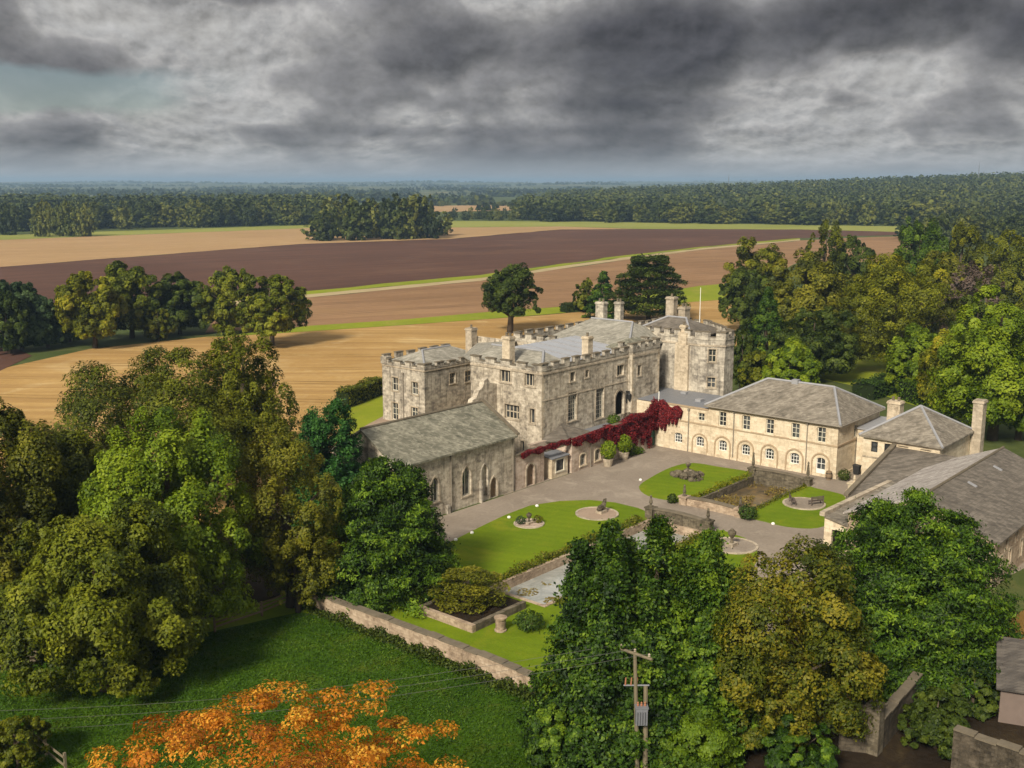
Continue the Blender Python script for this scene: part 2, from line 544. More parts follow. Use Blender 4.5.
gt.link(gt.ramp(gt.noise(gt.pos, 0.9, 2), [(0.4, (0.018, 0.02, 0.022)), (0.62, (0.075, 0.08, 0.08))]), gt.bsdf.inputs['Base Color'])
m_glass = gm

g_base = ground_mat('pasture_ground', (0.045, 0.065, 0.016), (0.085, 0.105, 0.03), (0.12, 0.115, 0.04), 0.05, 0.8, 0.4)
g_paddock = ground_mat('paddock_grass', (0.022, 0.055, 0.003), (0.052, 0.110, 0.005), (0.10, 0.115, 0.010), 0.12, 2.5, 0.8)
g_lawn = ground_mat('mown_lawn', (0.095, 0.150, 0.005), (0.145, 0.200, 0.007), (0.195, 0.205, 0.014), 0.10, 3.0, 0.3, mow=1.5)
g_bright = ground_mat('bright_grass', (0.20, 0.25, 0.012), (0.29, 0.325, 0.022), (0.33, 0.30, 0.06), 0.05, 0.7, 0.2)
g_gold = ground_mat('gold_stubble', (0.42, 0.25, 0.08), (0.60, 0.39, 0.15), (0.72, 0.54, 0.27), 0.03, 0.9, 0.3, rows=2.6, rowamt=0.72, rot=0.95, big=(0.36, 0.21, 0.075), tram=16.0)
g_tan = ground_mat('tan_stubble', (0.26, 0.15, 0.075), (0.40, 0.24, 0.125), (0.36, 0.225, 0.10), 0.02, 0.4, 0.2, rows=4.0, rowamt=0.6, rot=0.35, big=(0.25, 0.14, 0.07), tram=24.0)
g_plough = ground_mat('ploughed_soil', (0.105, 0.052, 0.036), (0.155, 0.078, 0.052), (0.20, 0.108, 0.066), 0.008, 0.3, 0.4, rows=6.0, rowamt=0.5, rot=0.25, big=(0.078, 0.038, 0.026))
g_straw = ground_mat('straw_field', (0.40, 0.25, 0.12), (0.52, 0.34, 0.17), (0.42, 0.29, 0.12), 0.01, 0.2, 0.2, rows=12.0, rowamt=0.35, rot=0.3, big=(0.34, 0.21, 0.09))
g_lime = ground_mat('far_green_field', (0.24, 0.26, 0.05), (0.33, 0.33, 0.08), None, 0.01, 0.2, 0.1)
g_drive = ground_mat('pink_gravel', (0.25, 0.205, 0.16), (0.36, 0.30, 0.24), (0.45, 0.385, 0.305), 0.13, 3.0, 0.3)
g_path = ground_mat('dusty_path', (0.34, 0.25, 0.18), (0.46, 0.35, 0.26), None, 0.2, 3.0, 0.3)
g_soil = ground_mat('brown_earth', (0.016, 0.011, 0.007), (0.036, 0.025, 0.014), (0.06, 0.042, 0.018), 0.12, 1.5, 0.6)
g_track = ground_mat('pale_track', (0.42, 0.32, 0.17), (0.52, 0.42, 0.24), None, 0.05, 0.5, 0.2)
g_hill = ground_mat('far_country', (0.05, 0.065, 0.025), (0.11, 0.12, 0.04), (0.36, 0.29, 0.14), 0.0022, 0.006, 0.0)

m_leaf = dict(
    olive=leaf_mat('olive_leaves', (0.026, 0.038, 0.003), (0.095, 0.112, 0.005), (0.185, 0.190, 0.010)),
    lime=leaf_mat('lime_leaves', (0.042, 0.078, 0.003), (0.138, 0.200, 0.007), (0.240, 0.300, 0.016)),
    yellow=leaf_mat('yellow_green_leaves', (0.052, 0.062, 0.003), (0.160, 0.172, 0.006), (0.305, 0.268, 0.012)),
    green=leaf_mat('green_leaves', (0.020, 0.044, 0.003), (0.064, 0.115, 0.005), (0.125, 0.190, 0.010)),
    dark=leaf_mat('dark_green_leaves', (0.012, 0.024, 0.004), (0.044, 0.068, 0.008), (0.095, 0.125, 0.014)),
    blue=leaf_mat('blue_green_leaves', (0.018, 0.036, 0.016), (0.046, 0.080, 0.030), (0.085, 0.130, 0.044)),
    yew=leaf_mat('bright_conifer_sprays', (0.008, 0.022, 0.002), (0.046, 0.098, 0.004), (0.165, 0.250, 0.012), 0.12),
    cyp=leaf_mat('cypress_sprays', (0.007, 0.020, 0.002), (0.036, 0.080, 0.005), (0.135, 0.205, 0.012), 0.12),
    teal=leaf_mat('teal_conifer_sprays', (0.006, 0.028, 0.005), (0.022, 0.082, 0.012), (0.058, 0.150, 0.022), 0.1),
    rust=leaf_mat('rusty_leaves', (0.034, 0.042, 0.004), (0.112, 0.120, 0.008), (0.215, 0.198, 0.016)),
    orange=leaf_mat('orange_leaves', (0.20, 0.060, 0.006), (0.52, 0.18, 0.012), (0.72, 0.42, 0.05), 0.3, 0.0),
    ash=leaf_mat('ash_leaves', (0.030, 0.045, 0.003), (0.112, 0.135, 0.006), (0.215, 0.225, 0.013)),
    gold=leaf_mat('olive_gold_leaves', (0.022, 0.034, 0.003), (0.076, 0.094, 0.006), (0.225, 0.190, 0.013)),
    red=leaf_mat('crimson_leaves', (0.034, 0.005, 0.006), (0.120, 0.008, 0.012), (0.255, 0.024, 0.025), 0.15, 0.0),
    purple=leaf_mat('purple_grey_leaves', (0.070, 0.050, 0.040), (0.125, 0.090, 0.070), (0.185, 0.135, 0.105)),
    far=leaf_mat('far_wood_leaves', (0.016, 0.026, 0.006), (0.058, 0.076, 0.012), (0.150, 0.155, 0.024), 0.1, 0.75),
    hedge=leaf_mat('hedge_leaves', (0.018, 0.038, 0.006), (0.042, 0.080, 0.010), (0.075, 0.120, 0.016)),
    reed=leaf_mat('reed_leaves', (0.12, 0.085, 0.025), (0.20, 0.145, 0.04), (0.30, 0.24, 0.05), 0.2, 0.0),
)

# ------------------------------------------------------------------ foliage
rng = np.random.default_rng(7)


def unit(v):
    return v / np.maximum(np.linalg.norm(v, axis=-1, keepdims=True), 1e-9)


def sph(n, r=None):
    return unit((r or rng).normal(size=(n, 3)))


def leaf_mesh(name, P, N, size, tint, mat, aspect=0.62, extra=None):
    """P positions, N facing directions, one small kite-shaped face per leaf or spray"""
    n = len(P)
    T = unit(np.cross(N, sph(n)) + 1e-6)
    B = np.cross(N, T)
    s = (np.asarray(size) * np.ones(n))[:, None]
    k = rng.uniform(0.75, 1.25, (n, 1))
    V = np.empty((n, 4, 3))
    V[:, 0] = P - T * s * 0.5 * k
    V[:, 1] = P + B * s * 0.5 * aspect + N * s * 0.10
    V[:, 2] = P + T * s * 0.5 * k - N * s * 0.08
    V[:, 3] = P - B * s * 0.5 * aspect + N * s * 0.10
    V = V.reshape(-1, 3)
    me = bpy.data.meshes.new(name)
    me.vertices.add(n * 4)
    me.vertices.foreach_set('co', V.astype(np.float32).ravel())
    me.loops.add(n * 4)
    me.loops.foreach_set('vertex_index', np.arange(n * 4, dtype=np.int32))
    me.polygons.add(n)
    me.polygons.foreach_set('loop_start', np.arange(0, n * 4, 4, dtype=np.int32))
    me.polygons.foreach_set('loop_total', np.full(n, 4, dtype=np.int32))
    at = me.attributes.new('tint', 'FLOAT', 'FACE')
    at.data.foreach_set('value', np.clip(tint, 0, 1).astype(np.float32))
    me.materials.append(mat)
    me.update(calc_edges=True)
    return me


def broad_pts(lobes, clumps, per, leaf, seed, flat=0.92, lean=0.0, open_=0.0, base=0.16, crk=1.0):
    """a broadleaf crown in a unit box: radius 1 across, height 2 (z from 0 to 2, centre 1)"""
    r = np.random.default_rng(seed)
    P, N, T, LC = [], [], [], []
    cs = []
    for i in range(lobes):                    # big limbs' foliage masses
        f = (i + 0.5) / lobes
        ph = i * 2.39996 + r.uniform(-0.5, 0.5)
        zc = 1 - 2 * f * 0.86
        rr = math.sqrt(max(0.0, 1 - zc * zc))
        rad = r.uniform(0.21, 0.38)
        d = np.array([rr * math.cos(ph), rr * math.sin(ph), zc * flat])
        k = (1 - rad) * r.uniform(0.80, 1.14)
        cs.append((d * k, rad, r.uniform(-0.16, 0.16)))
    cs.append((np.array([0.0, 0.0, -0.1]), 0.52, -0.05))
    for c, rad, lt in cs:
        LC.append(c)
        nc = max(3, int(clumps * (rad / 0.4) ** 2))
        dirs = unit(r.normal(size=(nc, 3)) + np.array([0, 0, 0.35]) + unit(c[None] + 1e-6) * 0.5)
        cr = rad * r.uniform(0.20, 0.42, nc) * crk
        cc = c + dirs * (rad * r.uniform(0.68, 1.06, nc))[:, None]
        ct = r.normal(0, 0.13, nc) + lt
        for j in range(nc):
            if r.random() < open_:
                continue
            m = max(4, int(per * (cr[j] / (0.3 * rad * crk)) ** 1.6))
            ld = unit(r.normal(size=(m, 3)) + np.array([0, 0, 0.45]))
            lp = cc[j] + ld * (cr[j] * r.uniform(0.45, 1.08, m) ** 0.6)[:, None] * np.array([1.1, 1.1, 0.85])
            P.append(lp)
            N.append(unit(ld * 0.6 + dirs[j] * 0.7 + r.normal(0, 0.36, (m, 3)) + np.array([0, 0, 0.25])))
            T.append(0.5 + ct[j] + r.normal(0, 0.12, m))
    P, N, T = np.concatenate(P), np.concatenate(N), np.concatenate(T)
    rr = np.percentile(np.hypot(P[:, 0], P[:, 1]), 98.5)
    P[:, :2] /= rr
    z0, z1 = np.percentile(P[:, 2], 0.6), np.percentile(P[:, 2], 99.8)
    P[:, 2] = (P[:, 2] - z0) / (z1 - z0) * 2.0
    lowm = P[:, 2] < base
    P[lowm, 2] = base + (base - P[lowm, 2]) * 0.5
    return P, N, T, LC


def cone_pts(nsp, per, seed, power=0.75, leaders=1, layer=0.0, droop=-0.15, up=0.35, base=0.02):
    """a conifer: sprays pointing out and up round one or several leaders; radius 1, height 2"""
    r = np.random.default_rng(seed)
    P, N, T = [], [], []
    L = [(0.0, 0.0, 1.0, 1.0)] if leaders == 1 else [(0.34 * math.cos(2.4 * k_) * (k_ > 0), 0.34 * math.sin(2.4 * k_) * (k_ > 0), 1.0 if k_ == 0 else r.uniform(0.76, 0.95), 0.66 if k_ else 0.8) for k_ in range(leaders)]
    nb = max(40, nsp // 9)
    B_ = [(r.uniform(0, 1) ** 1.25, r.uniform(0, 6.283), r.normal(0, 0.12), r.uniform(0.84, 1.12), int(r.integers(0, len(L)))) for _ in range(nb)]
    for i in range(nsp):
        bz, bph, bt, bk, bl = B_[i % nb]
        lx, ly, lh, lw = L[bl]
        z = min(0.995, max(0.004, bz + r.normal(0, 0.018)))
        R = lw * (1 - z ** (1 / power)) ** power if power < 1 else lw * (1 - z) ** (1 / power)
        R = max(R, 0.03) * bk * (1 - 0.5 * r.random() ** 2.2)
        ph = bph + r.normal(0, 0.10 + 0.10 * z)
        out = np.array([math.cos(ph), math.sin(ph), 0])
        tip = np.array([lx, ly, 0]) + out * R + np.array([0, 0, 2 * lh * z * (1 - base) + base])
        ln = (0.16 + 0.16 * r.random()) * (0.5 + 0.5 * (1 - z))
        axis = unit(out + np.array([0, 0, up + 0.5 * z]) + r.normal(0, 0.25, 3))
        m = per
        s = r.uniform(0, 1, m) ** 0.7
        wid = 0.075 * (1.15 - s)
        off = r.normal(0, 1, (m, 3)) * wid[:, None] * np.array([1.0, 1.0, 0.6])
        P.append(tip - axis * ln * 0.6 + axis * (ln * s)[:, None] + off + np.array([0, 0, 1]) * (droop * ln * s ** 2)[:, None])
        N.append(unit(r.normal(0, 0.42, (m, 3)) + out * 0.7 + np.array([0, 0, 0.6])))
        T.append(np.full(m, 0.44 + bt + r.normal(0, 0.08)) + (s - 0.5) * 0.34 + r.normal(0, 0.10, m))
    P = np.concatenate(P)
    P[:, :2] /= np.percentile(np.hypot(P[:, 0], P[:, 1]), 98)
    P[:, 2] *= 2.0 / np.percentile(P[:, 2], 99.7)
    P[:, 2] = np.clip(P[:, 2], 0.01, 2.1)
    return P, np.concatenate(N), np.concatenate(T)


def cedar_pts(seed, tiers=9, per=700):
    r = np.random.default_rng(seed)
    P, N, T = [], [], []
    for k in range(tiers):
        z = 0.35 + 1.6 * k / (tiers - 1)
        R = (1.0 - 0.5 * (k / (tiers - 1)) ** 1.6) * (0.75 if k == 0 else 1)
        for j in range(6):
            ph = j * 1.05 + k * 0.5 + r.uniform(-0.3, 0.3)
            rr = R * r.uniform(0.45, 0.75)
            c = np.array([rr * math.cos(ph), rr * math.sin(ph), z + r.uniform(-0.06, 0.06)])
            m = per // 6
            a, q = r.uniform(0, 2 * math.pi, m), np.sqrt(r.uniform(0, 1, m))
            off = np.stack([np.cos(a) * q * 0.38 * R, np.sin(a) * q * 0.38 * R, r.normal(0, 0.035, m) - 0.10 * q], 1)
            P.append(c + off)
            N.append(unit(r.normal(0, 0.35, (m, 3)) + np.array([0, 0, 1.0])))
            T.append(0.5 + r.normal(0, 0.12) + r.normal(0, 0.1, m))
    return np.concatenate(P), np.concatenate(N), np.concatenate(T)


def trunk_mb(h, r0, crown_z, spread, seed, limbs=5):
    r = random.Random(seed)
    mb = MB()
    mb.tube([(0, 0, -0.3), (0.02 * h, 0, h * 0.25), (-0.01 * h, 0.02 * h, h * 0.55), (0, 0, h * 0.86)], [r0 * 1.35, r0, r0 * 0.75, r0 * 0.18], 8)
    for k in range(limbs):
        a = k * 2.4 + r.uniform(-0.4, 0.4)
        z0 = crown_z * 0.8 + (h * 0.55 - crown_z * 0.8) * k / max(1, limbs)
        L = spread * r.uniform(0.55, 0.8)
        mb.tube([(0, 0, z0), (L * 0.45 * math.cos(a), L * 0.45 * math.sin(a), z0 + h * 0.12), (L * math.cos(a), L * math.sin(a), z0 + h * 0.24)], [r0 * 0.5, r0 * 0.33, r0 * 0.08], 6)
    return mb


_var = {}


def crown_points(kind, seed, density):
    key = (kind, seed, density)
    if key not in _var:
        d = density
        if kind == 'round':
            _var[key] = broad_pts(17, int(25 * d ** 0.5), int(120 * d ** 0.5), 0, seed)
        elif kind == 'open':
            _var[key] = broad_pts(19, int(20 * d ** 0.5), int(95 * d ** 0.5), 0, seed, open_=0.18)
        elif kind == 'dome':
            _var[key] = broad_pts(22, int(22 * d ** 0.5), int(110 * d ** 0.5), 0, seed, flat=0.85)
        elif kind == 'sparse':
            _var[key] = broad_pts(34, int(11 * d ** 0.5), int(62 * d ** 0.5), 0, seed, open_=0.42)
        elif kind == 'tufted':
            _var[key] = broad_pts(40, int(10 * d ** 0.5), int(80 * d ** 0.5), 0, seed, open_=0.42, crk=0.72)
        elif kind == 'cone':
            _var[key] = cone_pts(int(1150 * d), 36, seed, 0.78)
        elif kind == 'multi':
            _var[key] = cone_pts(int(1900 * d), 34, seed, 0.60, leaders=7)
        elif kind == 'spire':
            _var[key] = cone_pts(int(1900 * d), 34, seed, 0.92, leaders=4)
        elif kind == 'layered':
            _var[key] = cone_pts(int(1250 * d), 36, seed, 0.52, layer=0.075, up=0.05, droop=-0.35)
        elif kind == 'cedar':
            _var[key] = cedar_pts(seed, 8, int(1500 * d))
    return _var[key]


def tree(name, label, cx, ytop, wpx, ybase, mat, kind='round', seed=1, density=1.0, leaf=0.30, cbase=0.16, group=None, cat='tree', trunk_r=None, depth_scale=1.0, base=None, dims=None, tint=0.0):
    """a tree whose foot is on the ground at (cx, ybase) in the picture, as high and wide as it appears there"""
    if base is None:
        P0 = gz(cx, ybase)
    else:
        P0 = np.array(base, float)
    if dims is None:
        d = ray(cx, ytop)
        D = depth_of(P0)
        H = CAM[2] + d[2] * D / float(d @ FH) - P0[2]
        W = wpx / FOC * math.hypot(D, CAM[2] * 0.7)
    else:
        H, W = dims
    root = thing(name, label, cat, P0, group)
    z0 = H * cbase
    res = crown_points(kind, seed, density)
    P, N, T = res[0], res[1], res[2]
    a = rng.uniform(0, 6.28)
    ca, sa = math.cos(a), math.sin(a)
    Q = P.copy()
    Q[:, 0], Q[:, 1] = P[:, 0] * ca - P[:, 1] * sa, P[:, 0] * sa + P[:, 1] * ca
    N2 = N.copy()
    N2[:, 0], N2[:, 1] = N[:, 0] * ca - N[:, 1] * sa, N[:, 0] * sa + N[:, 1] * ca
    Q = Q * np.array([W / 2 * 1.02, W / 2 * 1.02 * depth_scale, (H - z0) / 2]) + np.array([0, 0, z0])
    me = leaf_mesh('crown', Q, N2, leaf * rng.uniform(0.5, 1.5, len(Q)), T + tint, m_leaf[mat], 0.62 if kind not in ('cone', 'multi', 'layered') else 0.45)
    link(bpy.data.objects.new('crown', me), root)
    tr = trunk_r or max(0.12, H * 0.028)
    tb = trunk_mb(H * (0.95 if kind in ('round', 'open', 'dome', 'sparse', 'tufted') else 1.0), tr, max(z0, H * 0.2), W / 2, seed, 6 if kind in ('round', 'open', 'dome', 'sparse', 'tufted') else 0)
    tb.build('trunk', m_bark, root, world=False, smooth=True)
    return root


def scatter_leaves(name, P, N, size, mat, parent=None, tintsd=0.16, label=None, cat=None, group=None, kind=None, origin=None, aspect=0.62, tint=None):
    o = np.array(origin if origin is not None else (0, 0, 0), float)
    t = 0.5 + rng.normal(0, tintsd, len(P)) if tint is None else tint
    me = leaf_mesh(name, P - o, N, size * rng.uniform(0.7, 1.3, len(P)), t, m_leaf[mat], aspect)
    ob = link(bpy.data.objects.new(name, me), parent)
    if parent is None:
        ob.location = Vector(o)
    return tag(ob, label, cat, group, kind)


# ------------------------------------------------------------------ ground and fields
def cdt(outline, holes=()):
    vs, es, loops = [], [], [outline] + list(holes)
    for L in loops:
        i0 = len(vs)
        vs += [Vector((float(p[0]), float(p[1]))) for p in L]
        es += [(i0 + k, i0 + (k + 1) % len(L)) for k in range(len(L))]
    r = delaunay_2d_cdt(vs, es, [], 0, 1e-5)

    def inside(p, L):
        c = False
        for i in range(len(L)):
            a, b = L[i], L[i - 1]
            if (a[1] > p[1]) != (b[1] > p[1]) and p[0] < (b[0] - a[0]) * (p[1] - a[1]) / (b[1] - a[1]) + a[0]:
                c = not c
        return c
    out = []
    for f in r[2]:
        c = sum((r[0][i] for i in f), Vector((0, 0))) / len(f)
        if inside(c, outline) and not any(inside(c, h) for h in holes):
            out.append(f)
    return [tuple(v) for v in r[0]], out


def ragged(pts, amp, seed):                  # a field edge wanders a little
    r = random.Random(seed)
    out = []
    for i in range(len(pts)):
        a, b = np.array(pts[i][:2], float), np.array(pts[(i + 1) % len(pts)][:2], float)
        L = float(np.linalg.norm(b - a))
        n_ = max(1, min(40, int(L / 14)))
        nr_ = np.array([a[1] - b[1], b[0] - a[0]]) / max(L, 1e-6)
        for j in range(n_):
            out.append(tuple(a + (b - a) * j / n_ + nr_ * (r.uniform(-amp, amp) if j else 0)))
    return out


def sheet(name, outline, z, mat, holes=(), kind='structure'):
    if name in ('stubble_field', 'field_margin', 'tan_stubble_field', 'farm_track', 'track_verge', 'ploughed_field', 'straw_field', 'far_green_field', 'dark_soil_patch', 'paddock', 'garden_grass'):
        outline = ragged(outline, 0.5 if name in ('paddock', 'garden_grass', 'farm_track') else 1.8, len(name))
    v, f = cdt([tuple(p[:2]) for p in outline], holes)
    me = bpy.data.meshes.new(name)
    me.from_pydata([(a, b, z) for a, b in v], [], [tuple(k) for k in f])
    me.materials.append(mat)
    me.update()
    for p in me.polygons:
        if p.normal.z < 0:
            p.flip()
    return tag(link(bpy.data.objects.new(name, me)), kind=kind)


def px(pts, z=0.0):
    return [tuple(gz(x, y, z)[:2]) for x, y in pts]


def smooth(pts, n=6, closed=True):           # Catmull-Rom through plan points
    out, N = [], len(pts)
    for i in range(N if closed else N - 1):
        p0, p1, p2, p3 = (np.array(pts[(i + k) % N]) for k in (-1, 0, 1, 2))
        for j in range(n):
            t = j / n
            out.append(tuple(0.5 * ((2 * p1) + (-p0 + p2) * t + (2 * p0 - 5 * p1 + 4 * p2 - p3) * t * t + (-p0 + 3 * p1 - 3 * p2 + p3) * t ** 3)))
    return out


PN = [(-51.5, 1.9), (-27.0, 1.9), (-27.0, 7.7), (-51.5, 7.7)]        # near pond
PF = [(-19.6, 1.9), (-5.2, 1.9), (-5.2, 7.7), (-19.6, 7.7)]          # far pond
far = 12300
sheet('ground', [(CAM[0] - far, CAM[1] - far), (CAM[0] + far, CAM[1] - far), (CAM[0] + far, CAM[1] + far), (CAM[0] - far, CAM[1] + far)], 0.0, g_base, [PN, PF])
Zf = 0.03
sheet('stubble_field', px([(-60, 378), (0, 369), (90, 349), (205, 337), (310, 331.5), (400, 325.5), (490, 319), (590, 311), (720, 300), (745, 318), (740, 345), (600, 420), (340, 440), (300, 500), (-80, 620)]), Zf, g_gold)
sheet('field_margin', px([(205, 338), (310, 331.5), (400, 325.5), (490, 319), (590, 311), (720, 300), (735, 283), (700, 286), (590, 304.5), (490, 312), (400, 320), (310, 326)]), Zf + 0.04, g_bright)
sheet('tan_stubble_field', px([(205, 333), (310, 326), (400, 320), (490, 312), (590, 304.5), (700, 286), (735, 283), (800, 262), (905, 262), (915, 236), (860, 237.5), (800, 240.5), (700, 250), (620, 260.5), (560, 269), (480, 281), (310, 297.5), (220, 306)]), Zf, g_tan)
sheet('farm_track', px([(220, 306), (310, 297.5), (480, 281), (560, 269), (620, 260.5), (700, 250), (800, 240.5), (800, 239.3), (700, 248.3), (620, 258), (560, 266.5), (480, 278.3), (310, 294.5), (220, 302.5)]), Zf + 0.04, g_track)
sheet('track_verge', px([(220, 302.5), (310, 294.5), (480, 278.3), (560, 266.5), (620, 258), (700, 248.3), (800, 239.3), (800, 238.2), (700, 247), (620, 256), (560, 264), (480, 275.2), (310, 291), (220, 299)]), Zf + 0.04, g_bright)
sheet('ploughed_field', px([(-60, 308), (220, 299), (310, 291), (480, 275.2), (560, 264), (620, 256), (700, 247), (800, 238.2), (860, 236), (905, 235), (905, 232), (800, 229.5), (700, 229), (560, 229.5), (450, 239), (300, 244), (0, 267), (-60, 271)]), Zf, g_plough)
sheet('straw_field', px([(-60, 271), (0, 267), (300, 244), (450, 239), (560, 229.5), (640, 229), (560, 226.5), (450, 227.5), (310, 228), (0, 240), (-60, 242)]), Zf, g_straw)
sheet('far_green_field', px([(-60, 242), (0, 240), (310, 228), (450, 227.5), (560, 226.5), (640, 229), (800, 229.5), (905, 232.2), (905, 226.5), (700, 223.5), (560, 221.5), (450, 221), (310, 225), (0, 235), (-60, 237)]), Zf + 0.04, g_lime)
sheet('distant_straw_field', px([(425, 212.5), (525, 210.5), (530, 205), (425, 206)]), Zf + 0.3, g_straw)
sheet('dark_soil_patch', px([(-40, 392), (0, 371), (32, 356), (12, 347), (-40, 352)]), Zf + 0.04, g_plough)

sheet('paddock', px([(-60, 690), (0, 672), (80, 655), (210, 632), (300, 612), (330, 618), (420, 655), (530, 698), (575, 740), (575, 800), (400, 830), (-100, 830)]), 0.012, g_paddock)
sheet('farmyard', px([(540, 700), (700, 735), (830, 700), (900, 640), (985, 600), (1100, 640), (1100, 840), (500, 840)]), 0.007, g_soil)
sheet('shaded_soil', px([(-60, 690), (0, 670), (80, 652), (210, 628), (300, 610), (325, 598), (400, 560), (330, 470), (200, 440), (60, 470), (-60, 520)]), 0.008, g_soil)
sheet('ochre_track', smooth(px([(958, 668), (1000, 628), (1060, 585), (1140, 540), (1190, 556), (1100, 620), (1020, 668), (980, 690)]), 4), 0.02, ground_mat('ochre_earth', (0.13, 0.075, 0.018), (0.22, 0.125, 0.03), None, 0.3, 2.0, 0.3))
# the forecourt
sheet('gravel_drive', [(-60, 24.9), (-60, 17), (-36, 11), (-52, -6), (-40, -22), (-12, -26), (3, -14), (14, -3), (14, 0.5), (0.5, 24.9)], 0.004, g_drive, [PN, PF])
sheet('cobbled_yard', [(-30, 25), (1, 25), (1, 29), (-30, 36)], 0.008, g_drive)
sheet('east_lawn', px([(730, 420), (780, 370), (850, 385), (960, 420), (1000, 410), (960, 350), (880, 336), (760, 338)]), 0.006, g_bright)
lawnL = [(-72, 20.5)] + px([(440, 546), (452, 541), (480, 527), (505, 515), (530, 505.5), (560, 501), (590, 500), (615, 502.5), (638, 508), (650, 513)]) + [(-26.6, 8.4), (-26.6, 1.2)] + px([(722, 530), (745, 538), (757, 548), (758, 560), (745, 580), (720, 610)]) + [(-52, -12), (-77, -2), (-80, 2.5), (-78, 16)]
sheet('lawn', lawnL, 0.010, g_lawn, [PN])
sheet('lawn', smooth(px([(639, 487), (650, 478), (672, 467), (693, 463), (720, 467), (751, 472)]) + [(-5.2, 8.1), (-12, 8.1), (-19.0, 8.1)] + px([(672, 501), (648, 496)]), 4), 0.010, g_lawn, )
sheet('lawn', smooth([(-19.0, 1.5), (-12, 1.5), (-5.0, 1.5)] + px([(815, 488), (846, 496), (848, 506), (825, 526), (795, 528), (765, 522)]), 4), 0.010, g_lawn)
sheet('garden_grass', px([(330, 420), (350, 396), (384, 390), (392, 420), (360, 440)]), 0.05, g_bright)
sheet('tower_path', px([(345, 441), (362, 428), (384, 416), (400, 428), (380, 452)]), 0.06, g_path)

# ponds: water sheet and stone sides
wm, wt = pmat('pond_water', 0.06, 0.5)
nn = wt.noise(wt.pos, 0.5, 6, 0.7, 1.2)
spk = wt.ramp(wt.noise(wt.pos, 2.6, 6, 0.75), [(0.60, 0.0), (0.64, 1.0)])
wcol = wt.ramp(nn, [(0.35, (0.22, 0.23, 0.21)), (0.6, (0.36, 0.36, 0.33)), (0.75, (0.38, 0.35, 0.26))])
wt.link(wt.mix(wt.m('MULTIPLY', spk, 0.6), wcol, (0.42, 0.36, 0.22)), wt.bsdf.inputs['Base Color'])
bump(wt, wt.noise(wt.pos, 3.0, 3), 0.06, 0.02)
wm2, wt2 = pmat('weedy_water', 0.3, 0.4)
wt2.link(wt2.ramp(wt2.noise(wt2.pos, 0.55, 7, 0.7, 1.0), [(0.34, (0.035, 0.032, 0.022)), (0.5, (0.12, 0.085, 0.045)), (0.62, (0.20, 0.13, 0.05)), (0.75, (0.17, 0.14, 0.03))]), wt2.bsdf.inputs['Base Color'])
for nm, P, mt, zz in (('pond_water', PN, wm, -0.75), ('pond_water', PF, wm2, -0.85)):
    sheet(nm, P, zz, mt)
    mb = MB()
    x0, x1, y0, y1 = P[0][0], P[1][0], P[0][1], P[2][1]
    t_ = 0.35
    for (a, b, c, d) in ((x0 - t_, x1 + t_, y1, y1 + t_), (x0 - t_, x1 + t_, y0 - t_, y0), (x0 - t_, x0, y0, y1), (x1, x1 + t_, y0, y1)):
        mb.box(a, b, c, d, -1.0, 0.07)
    o = mb.build('pond_edge', m_darkrubble if P is PF else m_rubble)
    tag(o, 'low stone edging sunk round the reedy brown pond below the stables' if P is PF else 'low stone edging round the long grey pond in the near lawn', 'pond edging')


# ------------------------------------------------------------------ helpers: walls, windows, roofs
def outline_pts(u, z0, w, h, kind):
    if kind == 'rect':
        return [(u - w / 2, z0), (u + w / 2, z0), (u + w / 2, z0 + h), (u - w / 2, z0 + h)]
    pts = [(u - w / 2, z0), (u + w / 2, z0)]
    if kind == 'round':
        zs = z0 + h - w / 2
        pts += [(u + w / 2 * math.cos(a), zs + w / 2 * math.sin(a)) for a in np.linspace(0, math.pi, 11)]
    elif kind == 'segment':                # flat arch
        k = w * 0.28
        zs = z0 + h - k
        pts += [(u + w / 2 * math.cos(a), zs + k * math.sin(a)) for a in np.linspace(0, math.pi, 9)]
    else:                                  # pointed
        zs = z0 + h - w * 0.87
        pts += [(u - w / 2 + w * math.cos(a), zs + w * math.sin(a)) for a in np.linspace(0, math.pi / 3, 6)]
        pts += [(u + w / 2 + w * math.cos(a), zs + w * math.sin(a)) for a in np.linspace(2 * math.pi / 3, math.pi, 6)][1:]
    return pts


